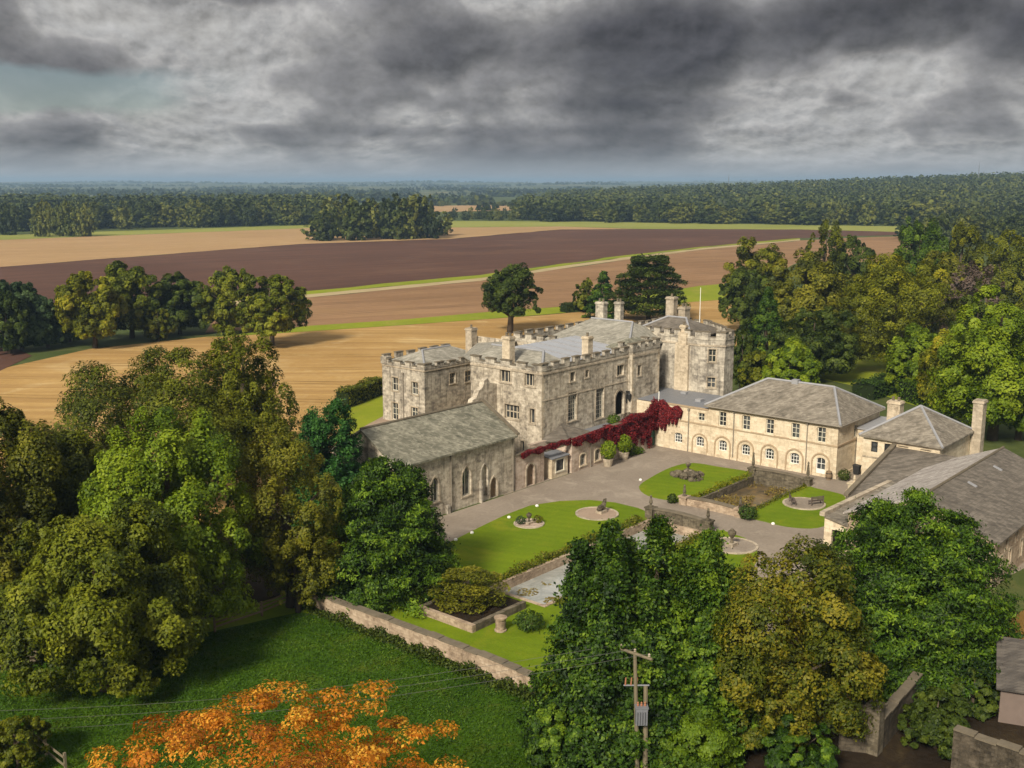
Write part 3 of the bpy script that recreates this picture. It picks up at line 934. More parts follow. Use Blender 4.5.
class Wall:
    """a vertical wall face from p0 to p1, its outer side on the right hand of that direction"""
    def __init__(s, mb, p0, p1, z0, z1, holes=(), depth=0.28, mi=0, top=None):
        s.p0 = np.array(p0, float)
        v = np.array(p1, float) - s.p0
        s.L = float(np.linalg.norm(v))
        s.d = v / s.L
        s.n = np.array([s.d[1], -s.d[0]])
        s.depth = depth
        loops = []
        s.holes = []
        for (c, hz, hw, hh, kind) in holes:
            u = s.u(c)
            loops.append(outline_pts(u, hz, hw, hh, kind))
            s.holes.append((u, hz, hw, hh, kind))
        out = [(0, z0), (s.L, z0), (s.L, z1), (0, z1)] if top is None else [(0, z0), (s.L, z0)] + top
        v2, f2 = cdt(out, loops)
        i = len(mb.v)
        mb.v += [tuple(s.P(a, 0, b)) for a, b in v2]
        for f in f2:
            a, b, c = (v2[k] for k in f[:3])
            if (b[0] - a[0]) * (c[1] - a[1]) - (b[1] - a[1]) * (c[0] - a[0]) < 0:
                f = f[::-1]
            mb.f.append(tuple(i + k for k in f))
            mb.mi.append(mi)
        for Lp in loops:
            for k in range(len(Lp)):
                a, b = Lp[k], Lp[(k + 1) % len(Lp)]
                mb.poly([s.P(a[0], 0, a[1]), s.P(b[0], 0, b[1]), s.P(b[0], -depth, b[1]), s.P(a[0], -depth, a[1])], mi)

    def u(s, c):
        if isinstance(c, tuple):
            return c[0]
        return (c - s.p0[0]) * s.d[0] if abs(s.d[0]) > 0.9 else (c - s.p0[1]) * s.d[1]

    def P(s, u, k, z):
        q = s.p0 + s.d * u + s.n * k
        return (q[0], q[1], z)

    def box(s, mb, u0, u1, n0, n1, z0, z1, mi=0):
        mb.obox(s.p0, s.d, s.n, u0, u1, n0, n1, z0, z1, mi)

    def ring(s, mb, u, z0, w, h, kind, wid, n0, n1, feet=True):
        """an architrave of width wid round an opening"""
        a = outline_pts(u, z0, w, h, kind)
        b = outline_pts(u, z0 - (wid if feet else 0), w + 2 * wid, h + wid * (2 if feet else 1), kind)
        N = len(a)
        for k in range(N):
            if not feet and k == 0:
                continue
            k2 = (k + 1) % N
            q = [a[k], b[k], b[k2], a[k2]]
            F = [s.P(x, n1, z) for x, z in q]
            G = [s.P(x, n0, z) for x, z in q]
            mb.poly(F)
            mb.poly([F[1], G[1], G[2], F[2]])
            mb.poly([F[3], F[2], G[2], G[3]][::-1])
            mb.poly([F[0], F[3], G[3], G[0]])

    def window(s, parent, i, nx=2, nz=3, frame=None, surround=None, name='window', glass=None, sill=True, bar=0.055, edge=0.08, swid=0.16):
        u, z0, w, h, kind = s.holes[i]
        mb = MB()
        D = s.depth
        s.ring(mb, u, z0 + edge, w - 2 * edge, h - 2 * edge, kind, edge, -D + 0.02, -D + 0.12)
        hh = h - 0.02 if kind == 'rect' else h * 0.90
        for k in range(1, nx):
            x = u - w / 2 + w * k / nx
            top = h * 0.98 if kind == 'rect' or abs(x - u) < w * 0.1 else hh * 0.92
            s.box(mb, x - bar / 2, x + bar / 2, -D + 0.03, -D + 0.09, z0 + 0.02, z0 + top)
        for k in range(1, nz):
            z = z0 + h * k / nz
            ww = w / 2 if kind == 'rect' or z < z0 + h - w * 0.5 else w * 0.36
            s.box(mb, u - ww + 0.01, u + ww - 0.01, -D + 0.035, -D + 0.085, z - bar / 2, z + bar / 2)
        o = mb.build(name, frame or m_frame, parent)
        g = MB()
        g.poly([s.P(x, -D + 0.04, z) for x, z in outline_pts(u, z0, w, h, kind)])
        g.build('glass', glass or m_glass, o)
        if surround is not None:
            r = MB()
            s.ring(r, u, z0, w, h, kind, swid, 0.0, 0.045, feet=False)
            if sill:
                s.box(r, u - w / 2 - swid - 0.03, u + w / 2 + swid + 0.03, 0.0, 0.10, z0 - 0.16, z0 - 0.003)
            r.build('surround', surround, o)
        return o

    def door(s, parent, i, mat, name='door', fan=False):
        u, z0, w, h, kind = s.holes[i]
        D = s.depth
        mb = MB()
        mb.poly([s.P(x, -D + 0.05, z) for x, z in outline_pts(u, z0, w, h, kind)])
        for k in range(5):
            x = u - w / 2 + w * (k + 0.5) / 5
            s.box(mb, x - w * 0.085, x + w * 0.085, -D + 0.05, -D + 0.08, z0 + 0.02, z0 + h * 0.72)
        o = mb.build(name, mat, parent)
        h_ = MB()
        s.box(h_, u + w * 0.28, u + w * 0.38, -D + 0.08, -D + 0.13, z0 + 1.0, z0 + 1.12)
        h_.build('handle', m_dark, o)
        return o


def roof_shell(name, mat, polys, thick=0.16, parent=None):
    """roof planes as polygons, with thickness at the free edges"""
    mb = MB()
    cnt = {}
    key = lambda p: tuple(round(float(c), 3) for c in p)
    for pl in polys:
        for k in range(len(pl)):
            e = frozenset((key(pl[k]), key(pl[(k + 1) % len(pl)])))
            cnt[e] = cnt.get(e, 0) + 1
    for pl in polys:
        mb.poly(pl)
        mb.poly([(p[0], p[1], p[2] - thick) for p in reversed(pl)])
        for k in range(len(pl)):
            a, b = pl[k], pl[(k + 1) % len(pl)]
            if cnt[frozenset((key(a), key(b)))] == 1:
                mb.poly([a, (a[0], a[1], a[2] - thick), (b[0], b[1], b[2] - thick), b])
    return mb.build(name, mat, parent)


def hip(x0, x1, y0, y1, z, ra, rb):
    """hip roof planes; ridge from ra to rb (points); ridge along y if ra, rb differ in y, else along x"""
    A, B, C, D = (x0, y0, z), (x1, y0, z), (x1, y1, z), (x0, y1, z)
    if abs(ra[1] - rb[1]) >= abs(ra[0] - rb[0]):
        return [[A, ra, rb, D][::-1], [B, C, rb, ra], [A, B, ra], [C, D, rb]]
    return [[A, B, rb, ra], [C, D, ra, rb], [D, A, ra], [B, C, rb]]


def ridge_caps(parent, lines, mat, r=0.13, name='ridge_capping'):
    mb = MB()
    for a, b in lines:
        mb.tube([(a[0], a[1], a[2] + 0.03), (b[0], b[1], b[2] + 0.03)], r, 6)
    return mb.build(name, mat, parent)


def crenels(mb, segs, z0, z1, z2, t=0.45, mer=1.15, gap=0.85, seed=1, cop=True):
    """battlements: a low solid course, then merlons with weathered copings; segs are (p0, p1) with the outside on the right hand"""
    r = random.Random(seed)
    for p0, p1 in segs:
        p0, p1 = np.array(p0, float), np.array(p1, float)
        L = float(np.linalg.norm(p1 - p0))
        d = (p1 - p0) / L
        n = np.array([d[1], -d[0]])
        mb.obox(p0, d, n, 0.0, L, -t, 0.06, z0, z1)
        k = max(1, int(round((L + gap) / (mer + gap))))
        pitch = (L + gap) / k
        for j in range(k):
            u0 = j * pitch
            u1 = u0 + pitch - gap
            zt = z2 - r.uniform(0, 0.14)
            mb.obox(p0, d, n, u0 + 0.02, u1 - 0.02, -t + 0.03, 0.03, z1, zt)
            if cop:
                mb.obox(p0, d, n, u0 - 0.03, u1 + 0.03, -t - 0.03, 0.11, zt, zt + 0.13, 1)
            if j < k - 1 and cop:
                mb.obox(p0, d, n, u1 - 0.0, u0 + pitch + 0.0, -t - 0.02, 0.09, z1, z1 + 0.07, 1)


def chimney(parent, x, y, z0, z1, sx=0.9, sy=1.3, mat=None, pots=2, cap=True):
    mb = MB()
    mb.box(x - sx / 2, x + sx / 2, y - sy / 2, y + sy / 2, z0, z1 - 0.32)
    mb.box(x - sx / 2 - 0.10, x + sx / 2 + 0.10, y - sy / 2 - 0.10, y + sy / 2 + 0.10, z1 - 0.32, z1 - 0.14)
    mb.box(x - sx / 2 - 0.03, x + sx / 2 + 0.03, y - sy / 2 - 0.03, y + sy / 2 + 0.03, z1 - 0.14, z1)
    mb.box(x - sx / 2 - 0.07, x + sx / 2 + 0.07, y - sy / 2 - 0.07, y + sy / 2 + 0.07, z0 + 0.002, z0 + 0.35)
    c = mb.build('chimney', mat or m_trim, parent)
    for k in range(pots):
        q = MB()
        yy = y + (k - (pots - 1) / 2) * sy / max(1, pots) * 0.9
        q.lathe((x, yy, z1), [(0.17, 0), (0.15, 0.3), (0.18, 0.34), (0.18, 0.45), (0.12, 0.46)], 8)
        q.build('chimney_pot', m_cap if cap else m_terra, c)
    return c


def pipe(parent, w_, u, z0, z1, mat=None):
    mb = MB()
    mb.tube([w_.P(u, 0.10, z0), w_.P(u, 0.10, z1)], 0.065, 6)
    w_.box(mb, u - 0.14, u + 0.14, 0.0, 0.24, z1, z1 + 0.25)
    return mb.build('drainpipe', mat or m_pipe, parent)


# ------------------------------------------------------------------ the stable block (cream, hipped roof)
st = thing('stable_block', 'long cream two storey range with hipped roof and arched ground floor windows', 'building', (6, 8.5, 0))
mb = MB()
up = [(15.07, 4.08, 1.05, 1.80, 'rect'), (11.79, 4.08, 1.05, 1.80, 'rect'), (8.61, 4.08, 1.05, 1.80, 'rect'), (5.28, 4.08, 1.05, 1.80, 'rect'), (2.01, 4.08, 1.05, 1.80, 'rect')]
lo = [(14.93, 0.92, 1.15, 1.35, 'segment'), (11.72, 0.92, 1.15, 1.35, 'segment'), (8.5, 0.92, 1.15, 1.35, 'segment'), (5.22, 0.92, 1.15, 1.35, 'segment'), (1.92, 0.04, 1.15, 2.2, 'segment')]
Wf = Wall(mb, (0, 17.1), (0, 0), 0, 6.45, up + lo, 0.26)
Ws = Wall(mb, (0, 0), (12.1, 0), 0, 6.45, [(9.5, 4.1, 0.9, 1.3, 'rect'), (9.0, 0.04, 1.1, 2.3, 'segment'), (5.0, 4.1, 0.9, 1.5, 'rect')], 0.26)
Wall(mb, (12.1, 0), (12.1, 17.1), 0, 6.45)
Wall(mb, (12.1, 17.1), (0, 17.1), 0, 6.45)
mb.build('wall', m_stable, st)
for k in range(5):
    Wf.window(st, k, 2, 3, m_frame, m_stable, swid=0.14)
for k in range(5, 9):
    Wf.window(st, k, 3, 3, m_white, None, sill=False)
o = Wf.window(st, 9, 2, 3, m_white, None, name='glazed_door', sill=False)
q = MB()
Wf.box(q, Wf.u(1.92) - 0.5, Wf.u(1.92) + 0.5, -0.2, -0.11, 0.06, 0.85)
q.build('door_panel', m_white, o)
Ws.window(st, 0, 2, 2, m_frame, None)
Ws.door(st, 1, m_void, 'doorway')
Ws.window(st, 2, 2, 3, m_frame, None)
for k, (c, *_r) in enumerate(lo):
    q = MB()
    Wf.ring(q, Wf.u(c), 0.0, 2.0, 2.66, 'round', 0.17, 0.0, 0.11, feet=False)
    q.build('blind_arch', m_arch, st)
q = MB()
for (W_, L) in ((Wf, 17.1), (Ws, 12.1)):
    W_.box(q, -0.07 if W_ is Ws else 0.0, L, 0.0, 0.07, 3.78, 3.98)
q.build('string_course', m_arch, st)
q = MB()
Wf.box(q, 0, 17.1, 0.0, 0.09, -0.1, 0.35)
Ws.box(q, -0.09, 8.3, 0.0, 0.09, -0.1, 0.35)
q.build('plinth', m_stable, st)
pipe(st, Wf, Wf.u(13.45), 0.36, 6.0)
pipe(st, Wf, Wf.u(3.76), 0.36, 6.0)
ra, rb = (6, 3.4, 9.6), (6, 12.2, 9.6)
roof = roof_shell('roof', m_slate_warm, hip(-0.4, 12.5, -0.4, 17.5, 6.5, ra, rb), 0.18, st)
ridge_caps(roof, [(ra, rb), ((-0.4, -0.4, 6.5), ra), ((12.5, -0.4, 6.5), ra), ((-0.4, 17.5, 6.5), rb)], m_lead, 0.16)
q = MB()
q.tube([(-0.48, -0.45, 6.38), (-0.48, 17.5, 6.38)], 0.09)
q.tube([(-0.45, -0.48, 6.38), (12.5, -0.48, 6.38)], 0.09)
q.build('gutter', m_pipe, st)
q = MB()
q.box(5.6, 6.4, 8.0, 8.8, 9.35, 9.95)
q.build('roof_vent', m_lead, roof)

# flat roofed link between the stables and the house
lk = thing('link_building', 'cream flat roofed link joining the stable range to the far castle tower', 'building', (4, 21, 0))
mb = MB()
Wl = Wall(mb, (0.0, 24.6), (0.0, 17.1), 0, 5.75, [(18.13, 4.3, 0.95, 1.0, 'rect'), (21.4, 4.3, 0.95, 1.0, 'rect'), (18.2, 0.95, 1.15, 1.3, 'segment'), (21.4, 0.95, 1.15, 1.3, 'segment')], 0.26)
Wall(mb, (8.6, 17.1), (8.6, 29.5), 0, 5.75)
Wall(mb, (8.6, 29.5), (0, 29.5), 0, 5.75)
Wall(mb, (0, 29.5), (0.0, 24.6), 0, 5.75)
mb.build('wall', m_stable, lk)
for k in range(4):
    Wl.window(lk, k, 2 if k < 2 else 3, 2 if k < 2 else 3, m_white if k > 1 else m_frame, None, sill=k < 2)
for c in (18.2,):
    q = MB()
    Wl.ring(q, Wl.u(c), 0.0, 2.0, 2.5, 'round', 0.17, 0.0, 0.07, feet=False)
    q.build('blind_arch', m_arch, lk)
q = MB()
Wl.box(q, 0.0, 7.48, 0.0, 0.07, 3.78, 3.98)
Wl.box(q, 0.0, 7.48, -0.3, 0.10, 5.75, 5.93)
q.build('string_course', m_arch, lk)
pipe(lk, Wl, Wl.u(19.9), 0.0, 5.4)
roof_shell('roof', m_leaddark, [[(0.25, 17.52, 5.88), (8.55, 17.52, 5.98), (8.55, 29.4, 5.98), (0.25, 29.4, 5.88)]], 0.12, lk)
q = MB()
q.box(3.2, 4.2, 20.2, 21.0, 5.9, 6.25)
q.build('skylight', m_lead, lk)
q = MB()
q.box(6.4, 7.0, 24.4, 25.2, 5.9, 6.2)
q.build('skylight', m_lead, lk)
q = MB()
q.tube([(-0.15, 24.4, 5.7), (-0.15, 24.4, 7.3)], 0.07)
q.build('vent_pipe', m_white, lk)

# ------------------------------------------------------------------ chapel
ch = thing('chapel', 'long low stone chapel with pointed windows under a mossy stone slate roof', 'chapel', (-39, 30, 0))
mb = MB()
Wc = Wall(mb, (-45.9, 25.2), (-28.0, 25.2), 0, 6.4, [(-40.6, 1.6, 1.2, 2.65, 'pointed'), (-35.86, 1.25, 1.35, 3.15, 'pointed'), (-33.0, 0.5, 0.95, 3.6, 'pointed'), (-31.55, 0.03, 1.15, 2.35, 'pointed')], 0.35)
Wall(mb, (-28.0, 25.2), (-28.0, 35.0), 0, 6.4, top=[(9.8, 6.4), (4.9, 9.3), (0, 6.4)])
Wall(mb, (-28, 35), (-45.9, 35), 0, 6.4)
Wall(mb, (-45.9, 35.0), (-45.9, 25.2), 0, 6.4, top=[(9.8, 6.4), (4.9, 9.3), (0, 6.4)])
mb.build('wall', m_hall, ch)
for k in (0, 1):
    Wc.window(ch, k, 2, 1, m_bar, m_trim, sill=True, swid=0.2, bar=0.11)
q = MB()
q.poly([Wc.P(x, -0.33, z) for x, z in outline_pts(*Wc.holes[2])])
Wc.ring(q, *Wc.holes[2], 0.18, 0.0, 0.06, feet=False)
q.build('blocked_window', m_hallgrey, ch)
Wc.door(ch, 3, m_wood)
q = MB()
Wc.ring(q, *Wc.holes[3], 0.2, 0.0, 0.07, feet=False)
q.build('door_arch', m_trim, ch)
for u in (Wc.u(-38.3), Wc.u(-28.4)):
    pipe(ch, Wc, u, 0.0, 6.0)
q = MB()
Wc.box(q, Wc.u(-39.1), Wc.u(-38.65), 0, 0.35, 0, 0.9)
q.build('buttress', m_hallgrey, ch)
q = MB()
Wc.box(q, Wc.u(-33.9), Wc.u(-33.65), 0, 0.35, 0, 2.4)
q.build('buttress', m_hallgrey, ch)
roof = roof_shell('roof', m_slate, [[(-46.2, 24.8, 6.42), (-27.95, 24.8, 6.42), (-27.95, 30.1, 9.55), (-46.2, 30.1, 9.55)], [(-27.95, 35.4, 6.42), (-46.2, 35.4, 6.42), (-46.2, 30.1, 9.55), (-27.95, 30.1, 9.55)]], 0.2, ch)
ridge_caps(roof, [((-46.2, 30.1, 9.55), (-27.95, 30.1, 9.55))], m_cap, 0.14)
q = MB()
for s in (1, -1):
    y0, y1 = (24.72, 30.1) if s == 1 else (35.48, 30.1)
    q.hexa([(-28.15, y0, 6.5), (-27.7, y0, 6.5), (-27.7, y1, 9.68), (-28.15, y1, 9.68), (-28.15, y0, 6.68), (-27.7, y0, 6.68), (-27.7, y1, 9.86), (-28.15, y1, 9.86)])
q.build('gable_coping', m_cap, ch)

# ------------------------------------------------------------------ the castellated house
hs = thing('country_house', 'large castellated limestone mansion with towers, battlements and tall chimneys', 'mansion', (-2, 38, 0))
# front range
mb = MB()
RECT = 'rect'
Wm = Wall(mb, (-19.2, 28.5), (-1.3, 28.5), 0, 12.0, [(-13.24, 5.05, 1.75, 3.55, RECT), (-7.5, 4.4, 1.65, 3.85, RECT), (-3.1, 4.1, 1.95, 3.25, 'round'), (-13.25, 10.0, 1.0, 1.15, RECT), (-3.1, 9.35, 1.5, 1.35, RECT), (-10.3, 10.1, 0.7, 0.9, RECT)], 0.38)
Wp = Wall(mb, (-1.3, 27.9), (5.2, 27.9), 0, 12.2, [(0.4, 8.9, 0.8, 1.4, RECT)], 0.38)
Wq = Wall(mb, (-1.3, 28.5), (-1.3, 27.9), 0, 12.2)
We = Wall(mb, (5.2, 27.9), (5.2, 36.0), 0, 12.2, [(29.6, 8.0, 0.9, 1.5, RECT)], 0.38)
Wall(mb, (5.2, 36.0), (8.6, 36.0), 0, 12.4)
Wn = Wall(mb, (-19.2, 40.0), (-19.2, 28.5), 0, 12.0, [(34.28, 10.0, 1.7, 1.6, RECT), (30.41, 10.0, 1.5, 1.6, RECT), (33.18, 5.6, 2.3, 1.75, RECT), (29.95, 5.5, 0.75, 1.8, RECT), (31.5, 1.6, 0.6, 1.5, RECT)], 0.38)
Wr = Wall(mb, (-2.2, 40.0), (-19.2, 40.0), 0, 12.0)
Wall(mb, (-2.2, 54.9), (-2.2, 40.0), 0, 12.0)
Wall(mb, (16.0, 47.5), (-2.2, 47.5), 0, 12.0)
Wall(mb, (16.0, 36.0), (16.0, 47.5), 0, 12.0)
house_wall = mb.build('front_wall', m_hall, hs)
Wm.window(hs, 0, 4, 7, m_bar, m_trim, swid=0.22)
Wm.window(hs, 1, 4, 7, m_bar, m_trim, swid=0.22)
q = MB()
u, z0, w_, h_, kd = Wm.holes[2]
q.poly([Wm.P(x, -0.36, z) for x, z in outline_pts(*Wm.holes[2])])
o = q.build('archway', m_void, hs)
r = MB()
Wm.ring(r, u, z0, w_, h_, kd, 0.28, 0.0, 0.07, feet=False)
r.build('surround', m_trim, o)
for k in (3, 5):
    Wm.window(hs, k, 2, 1, m_mullion, m_trim, bar=0.12)
Wm.window(hs, 4, 3, 1, m_mullion, m_trim, bar=0.12)
Wp.window(hs, 0, 1, 2, m_mullion, m_trim)
We.window(hs, 0, 1, 2, m_mullion, None)
for k, nx in ((0, 3), (1, 3), (2, 4), (3, 1), (4, 1)):
    Wn.window(hs, k, nx, 1 if k != 2 else 2, m_mullion, m_trim, bar=0.13)
q = MB()
for W_, L in ((Wm, 17.9), (Wp, 6.5), (Wn, 11.5)):
    W_.box(q, 0.0, L, 0.0, 0.10, 11.55 if W_ is not Wp else 11.5, 11.75)
Wm.box(q, 0.0, 17.9, 0.0, 0.06, 9.25 - 0.9, 8.47)
q.build('string_course', m_trim, hs)
q = MB()
crenels(q, [((-19.2, 28.5), (-1.3, 28.5))], 12.0, 12.3, 12.95, seed=2, mer=1.3, gap=0.9)
q.build('parapet', [m_hallgrey, m_cap], hs)
q = MB()
crenels(q, [((-19.2, 40.0), (-19.2, 28.5))], 12.0, 12.25, 12.75, seed=3, mer=1.3, gap=1.0)
q.build('parapet', [m_hallgrey, m_cap], hs)
q = MB()
crenels(q, [((-1.3, 27.9), (5.2, 27.9)), ((5.2, 27.9), (5.2, 36.0)), ((-1.3, 30.2), (-1.3, 27.9))], 12.2, 12.6, 13.3, seed=4, mer=1.0, gap=0.7)
q.build('parapet', [m_hallgrey, m_cap], hs)
q = MB()
crenels(q, [((16.0, 47.5), (-2.2, 47.5)), ((-2.2, 47.5), (-2.2, 40.0))], 12.0, 12.5, 13.2, seed=5, mer=1.4, gap=0.9)
q.build('parapet', [m_hallgrey, m_cap], hs)
# pale quoins of the porch tower
for W_, ua, ub in ((Wm, 0.0, None), (Wp, 0.0, None), (Wp, None, 6.5)):
    q = MB()
    for k in range(26):
        z = 0.25 + k * 0.45
        a = 0.55 if k % 2 else 0.32
        W_.box(q, 0.0 if ub is None else ub - a, a if ub is None else ub, 0.0, 0.02, z, z + 0.452)
    q.build('quoins', m_pale, hs)
# iron lantern over the terrace
q = MB()
Wm.box(q, Wm.u(-1.75), Wm.u(-1.45), 0.0, 0.45, 7.0, 7.1)
q.lathe(Wm.P(Wm.u(-1.6), 0.45, 5.8), [(0.06, 0), (0.22, 0.25), (0.28, 0.85), (0.12, 1.05), (0.04, 1.2)], 8)
Wm.box(q, Wm.u(-1.65), Wm.u(-1.55), 0.0, 0.1, 5.4, 7.0)
q.build('lantern', m_dark, hs)
# roofs behind the battlements
roof = roof_shell('roof', m_slate_grey, [
    [(-18.6, 29.0, 11.9), (-14.6, 32.0, 13.5), (-14.6, 40.5, 13.5), (-18.6, 40.5, 11.9)][::-1],
    [(-18.6, 29.0, 11.9), (-12.5, 29.0, 11.9), (-14.6, 32.0, 13.5)],
    [(-12.5, 29.0, 11.9), (-12.5, 32.0, 12.6), (-14.6, 32.0, 13.5)],
    [(-14.6, 32.0, 13.5), (-12.5, 32.0, 12.6), (-12.5, 40.5, 12.6), (-14.6, 40.5, 13.5)],
    [(-18.6, 40.5, 11.9), (-14.6, 40.5, 13.5), (-12.5, 40.5, 12.6), (-2.2, 47, 12.0), (-2.2, 54.5, 11.0), (-10, 50, 10.5)][::-1]], 0.15, hs)
ridge_caps(roof, [((-18.6, 29.0, 11.9), (-14.6, 32.0, 13.5)), ((-14.6, 32.0, 13.5), (-14.6, 40.5, 13.5))], m_lead, 0.17)
mr = roof_shell('sheet_metal_roof', m_metal_roof, [[(-12.6, 29.0, 12.05), (-1.4, 29.0, 12.05), (4.4, 36.2, 12.75), (4.4, 39.6, 13.0), (-12.6, 39.6, 13.0)]], 0.12, hs)
q = MB()
for k in range(6):
    x = -12.0 + k * 2.5
    q.hexa([(x, 29.1, 12.07), (x + 0.16, 29.1, 12.07), (x + 0.16, 39.5, 13.0), (x, 39.5, 13.0), (x, 29.1, 12.17), (x + 0.16, 29.1, 12.17), (x + 0.16, 39.5, 13.1), (x, 39.5, 13.1)])
q.build('standing_seam', m_lead, mr)
roof = roof_shell('roof', m_slate_grey, hip(0.2, 13.5, 29.6, 44.0, 12.3, (6.7, 33.4, 14.9), (6.7, 40.5, 14.9)), 0.15, hs)
ridge_caps(roof, [((6.7, 33.4, 14.9), (6.7, 40.5, 14.9)), ((0.2, 29.6, 12.3), (6.7, 33.4, 14.9))], m_lead, 0.15)
roof = roof_shell('roof', m_slate, hip(-0.9, 4.9, 28.4, 32.5, 12.5, (0.9, 30.2, 13.6), (3.0, 30.2, 13.6)), 0.15, hs)
# far tower, its near corner cut off
FT = [(8.6, 36.0), (8.6, 23.6), (10.0, 20.7), (12.4, 20.7), (20.0, 29.0), (20.0, 36.0)]
mb = MB()
hol = {0: [((9.4,), 10.2, 0.8, 1.3, RECT), ((2.6,), 9.2, 0.7, 1.2, RECT)], 1: [((1.55,), 10.2, 1.0, 1.75, RECT), ((1.55,), 6.7, 1.1, 1.4, RECT)]}
FW_ = []
for k in range(6):
    FW_.append(Wall(mb, FT[k], FT[(k + 1) % 6], 0, 13.2, hol.get(k, ()), 0.35))
mb.build('tower_wall', m_hallgrey, hs)
for k in (0, 1):
    FW_[0].window(hs, k, 1, 1, m_mullion, m_trim)
for k in (0, 1):
    FW_[1].window(hs, k, 2, 2, m_mullion, m_trim, bar=0.1)
q = MB()
crenels(q, [(FT[k], FT[(k + 1) % 6]) for k in range(6)], 13.2, 13.55, 14.25, seed=7, mer=0.95, gap=0.7)
q.build('parapet', [m_hallgrey, m_cap], hs)
q = MB()
for k in range(6):
    FW_[k].box(q, 0, FW_[k].L, 0, 0.10, 12.3, 12.52)
q.build('string_course', m_trim, hs)
q = MB()      # canted chimney breast rising through the battlements
FW_[0].box(q, 8.6, 10.7, 0, 0.38, 0, 12.3)
FW_[0].box(q, 9.0, 10.3, -0.1, 0.30, 12.3, 13.9)
q.build('chimney_breast', m_pale, hs)
roof = roof_shell('roof', m_slate_dark, hip(9.3, 18.5, 25.5, 35.5, 13.2, (13.5, 29.0, 15.2), (13.5, 32.0, 15.2)), 0.15, hs)
ridge_caps(roof, [((9.3, 25.5, 13.2), (13.5, 29.0, 15.2)), ((13.5, 29.0, 15.2), (13.5, 32.0, 15.2)), ((9.3, 35.5, 13.2), (13.5, 32.0, 15.2))], m_lead, 0.15)
# north-west tower
NT_ = [(-12.6, 63.6), (-12.6, 54.9), (1.0, 54.9), (1.0, 63.6)]
mb = MB()
Wt = Wall(mb, NT_[0], NT_[1], 0, 8.3, [(60.95, 4.6, 1.3, 1.95, RECT), (56.9, 4.55, 1.3, 1.8, RECT), (61.05, 0.3, 1.35, 2.5, RECT), (57.05, 0.6, 1.35, 2.1, RECT)], 0.3)
Wt2 = Wall(mb, NT_[1], NT_[2], 0, 8.3, [(-7.0, 5.6, 1.1, 1.5, RECT), (-3.66, 5.4, 1.5, 1.6, RECT)], 0.3)
Wall(mb, NT_[2], NT_[3], 0, 8.3)
Wall(mb, NT_[3], NT_[0], 0, 8.3)
mb.build('tower_wall', m_hallgrey, hs)
for k in range(4):
    Wt.window(hs, k, 2, 3 if k > 1 else 2, m_frame, m_trim)
for k in range(2):
    Wt2.window(hs, k, 2, 2, m_mullion, m_trim, bar=0.1)
pipe(hs, Wt, Wt.u(59.2), 0, 7.2)
q = MB()
crenels(q, [(NT_[0], NT_[1]), (NT_[1], NT_[2])], 8.3, 8.55, 9.05, seed=8, mer=1.5, gap=1.0)
q.build('parapet', [m_hallgrey, m_cap], hs)
q = MB()
crenels(q, [(NT_[3], NT_[0])], 8.3, 8.7, 9.6, seed=9, mer=1.5, gap=1.0)
q.build('parapet', [m_hallgrey, m_cap], hs)
q = MB()
q.box(-12.75, -11.6, 62.6, 63.75, 8.3, 9.3)
q.build('corner_pinnacle', m_hallgrey, hs)
roof = roof_shell('roof', m_slate_grey, hip(-12.0, 0.6, 55.5, 63.0, 8.7, (-8.8, 59.2, 10.2), (-3.0, 59.2, 10.2)), 0.15, hs)
ridge_caps(roof, [((-12.0, 55.5, 8.7), (-8.8, 59.2, 10.2)), ((-8.8, 59.2, 10.2), (-3.0, 59.2, 10.2))], m_lead, 0.15)
q = MB()
Wt2.box(q, 0, 13.6, 0, 0.1, 8.0, 8.18)
Wt.box(q, 0, 8.7, 0, 0.1, 8.0, 8.18)
q.build('string_course', m_trim, hs)
# weathered gable that stands up behind the chapel
mb = MB()
gt_ = [(-24.0, 7.2), (-23.6, 8.3), (-22.9, 8.5), (-22.5, 9.3), (-21.8, 9.6), (-21.5, 10.4), (-20.9, 10.6), (-20.4, 9.9), (-19.25, 9.7)]
mb.poly([(-24.0, 35.6, 0), (-19.25, 35.6, 0)] + [(a, 35.6, b) for a, b in reversed(gt_)])
mb.poly([(-19.25, 36.3, 0), (-24.0, 36.3, 0)] + [(a, 36.3, b) for a, b in gt_])
for a, b in zip(gt_[:-1], gt_[1:]):
    mb.poly([(a[0], 35.6, a[1]), (b[0], 35.6, b[1]), (b[0], 36.3, b[1]), (a[0], 36.3, a[1])])
mb.poly([(-24.0, 36.3, 0), (-24.0, 35.6, 0), (-24.0, 35.6, 7.2), (-24.0, 36.3, 7.2)])
mb.build('ruined_gable', m_hall, hs)
# chimneys
cz = lambda x, y, P: None


def chim_at(px_, ytop, base, sx, sy, mat=None, pots=2, cap=True):
    x, y, z0 = base
    D = depth_of((x, y, 0))
    d = ray(px_, ytop)
    ztop = CAM[2] + d[2] * D / float(d @ FH)
    return chimney(hs, x, y, z0, ztop - 0.4, sx, sy, mat, pots, cap)


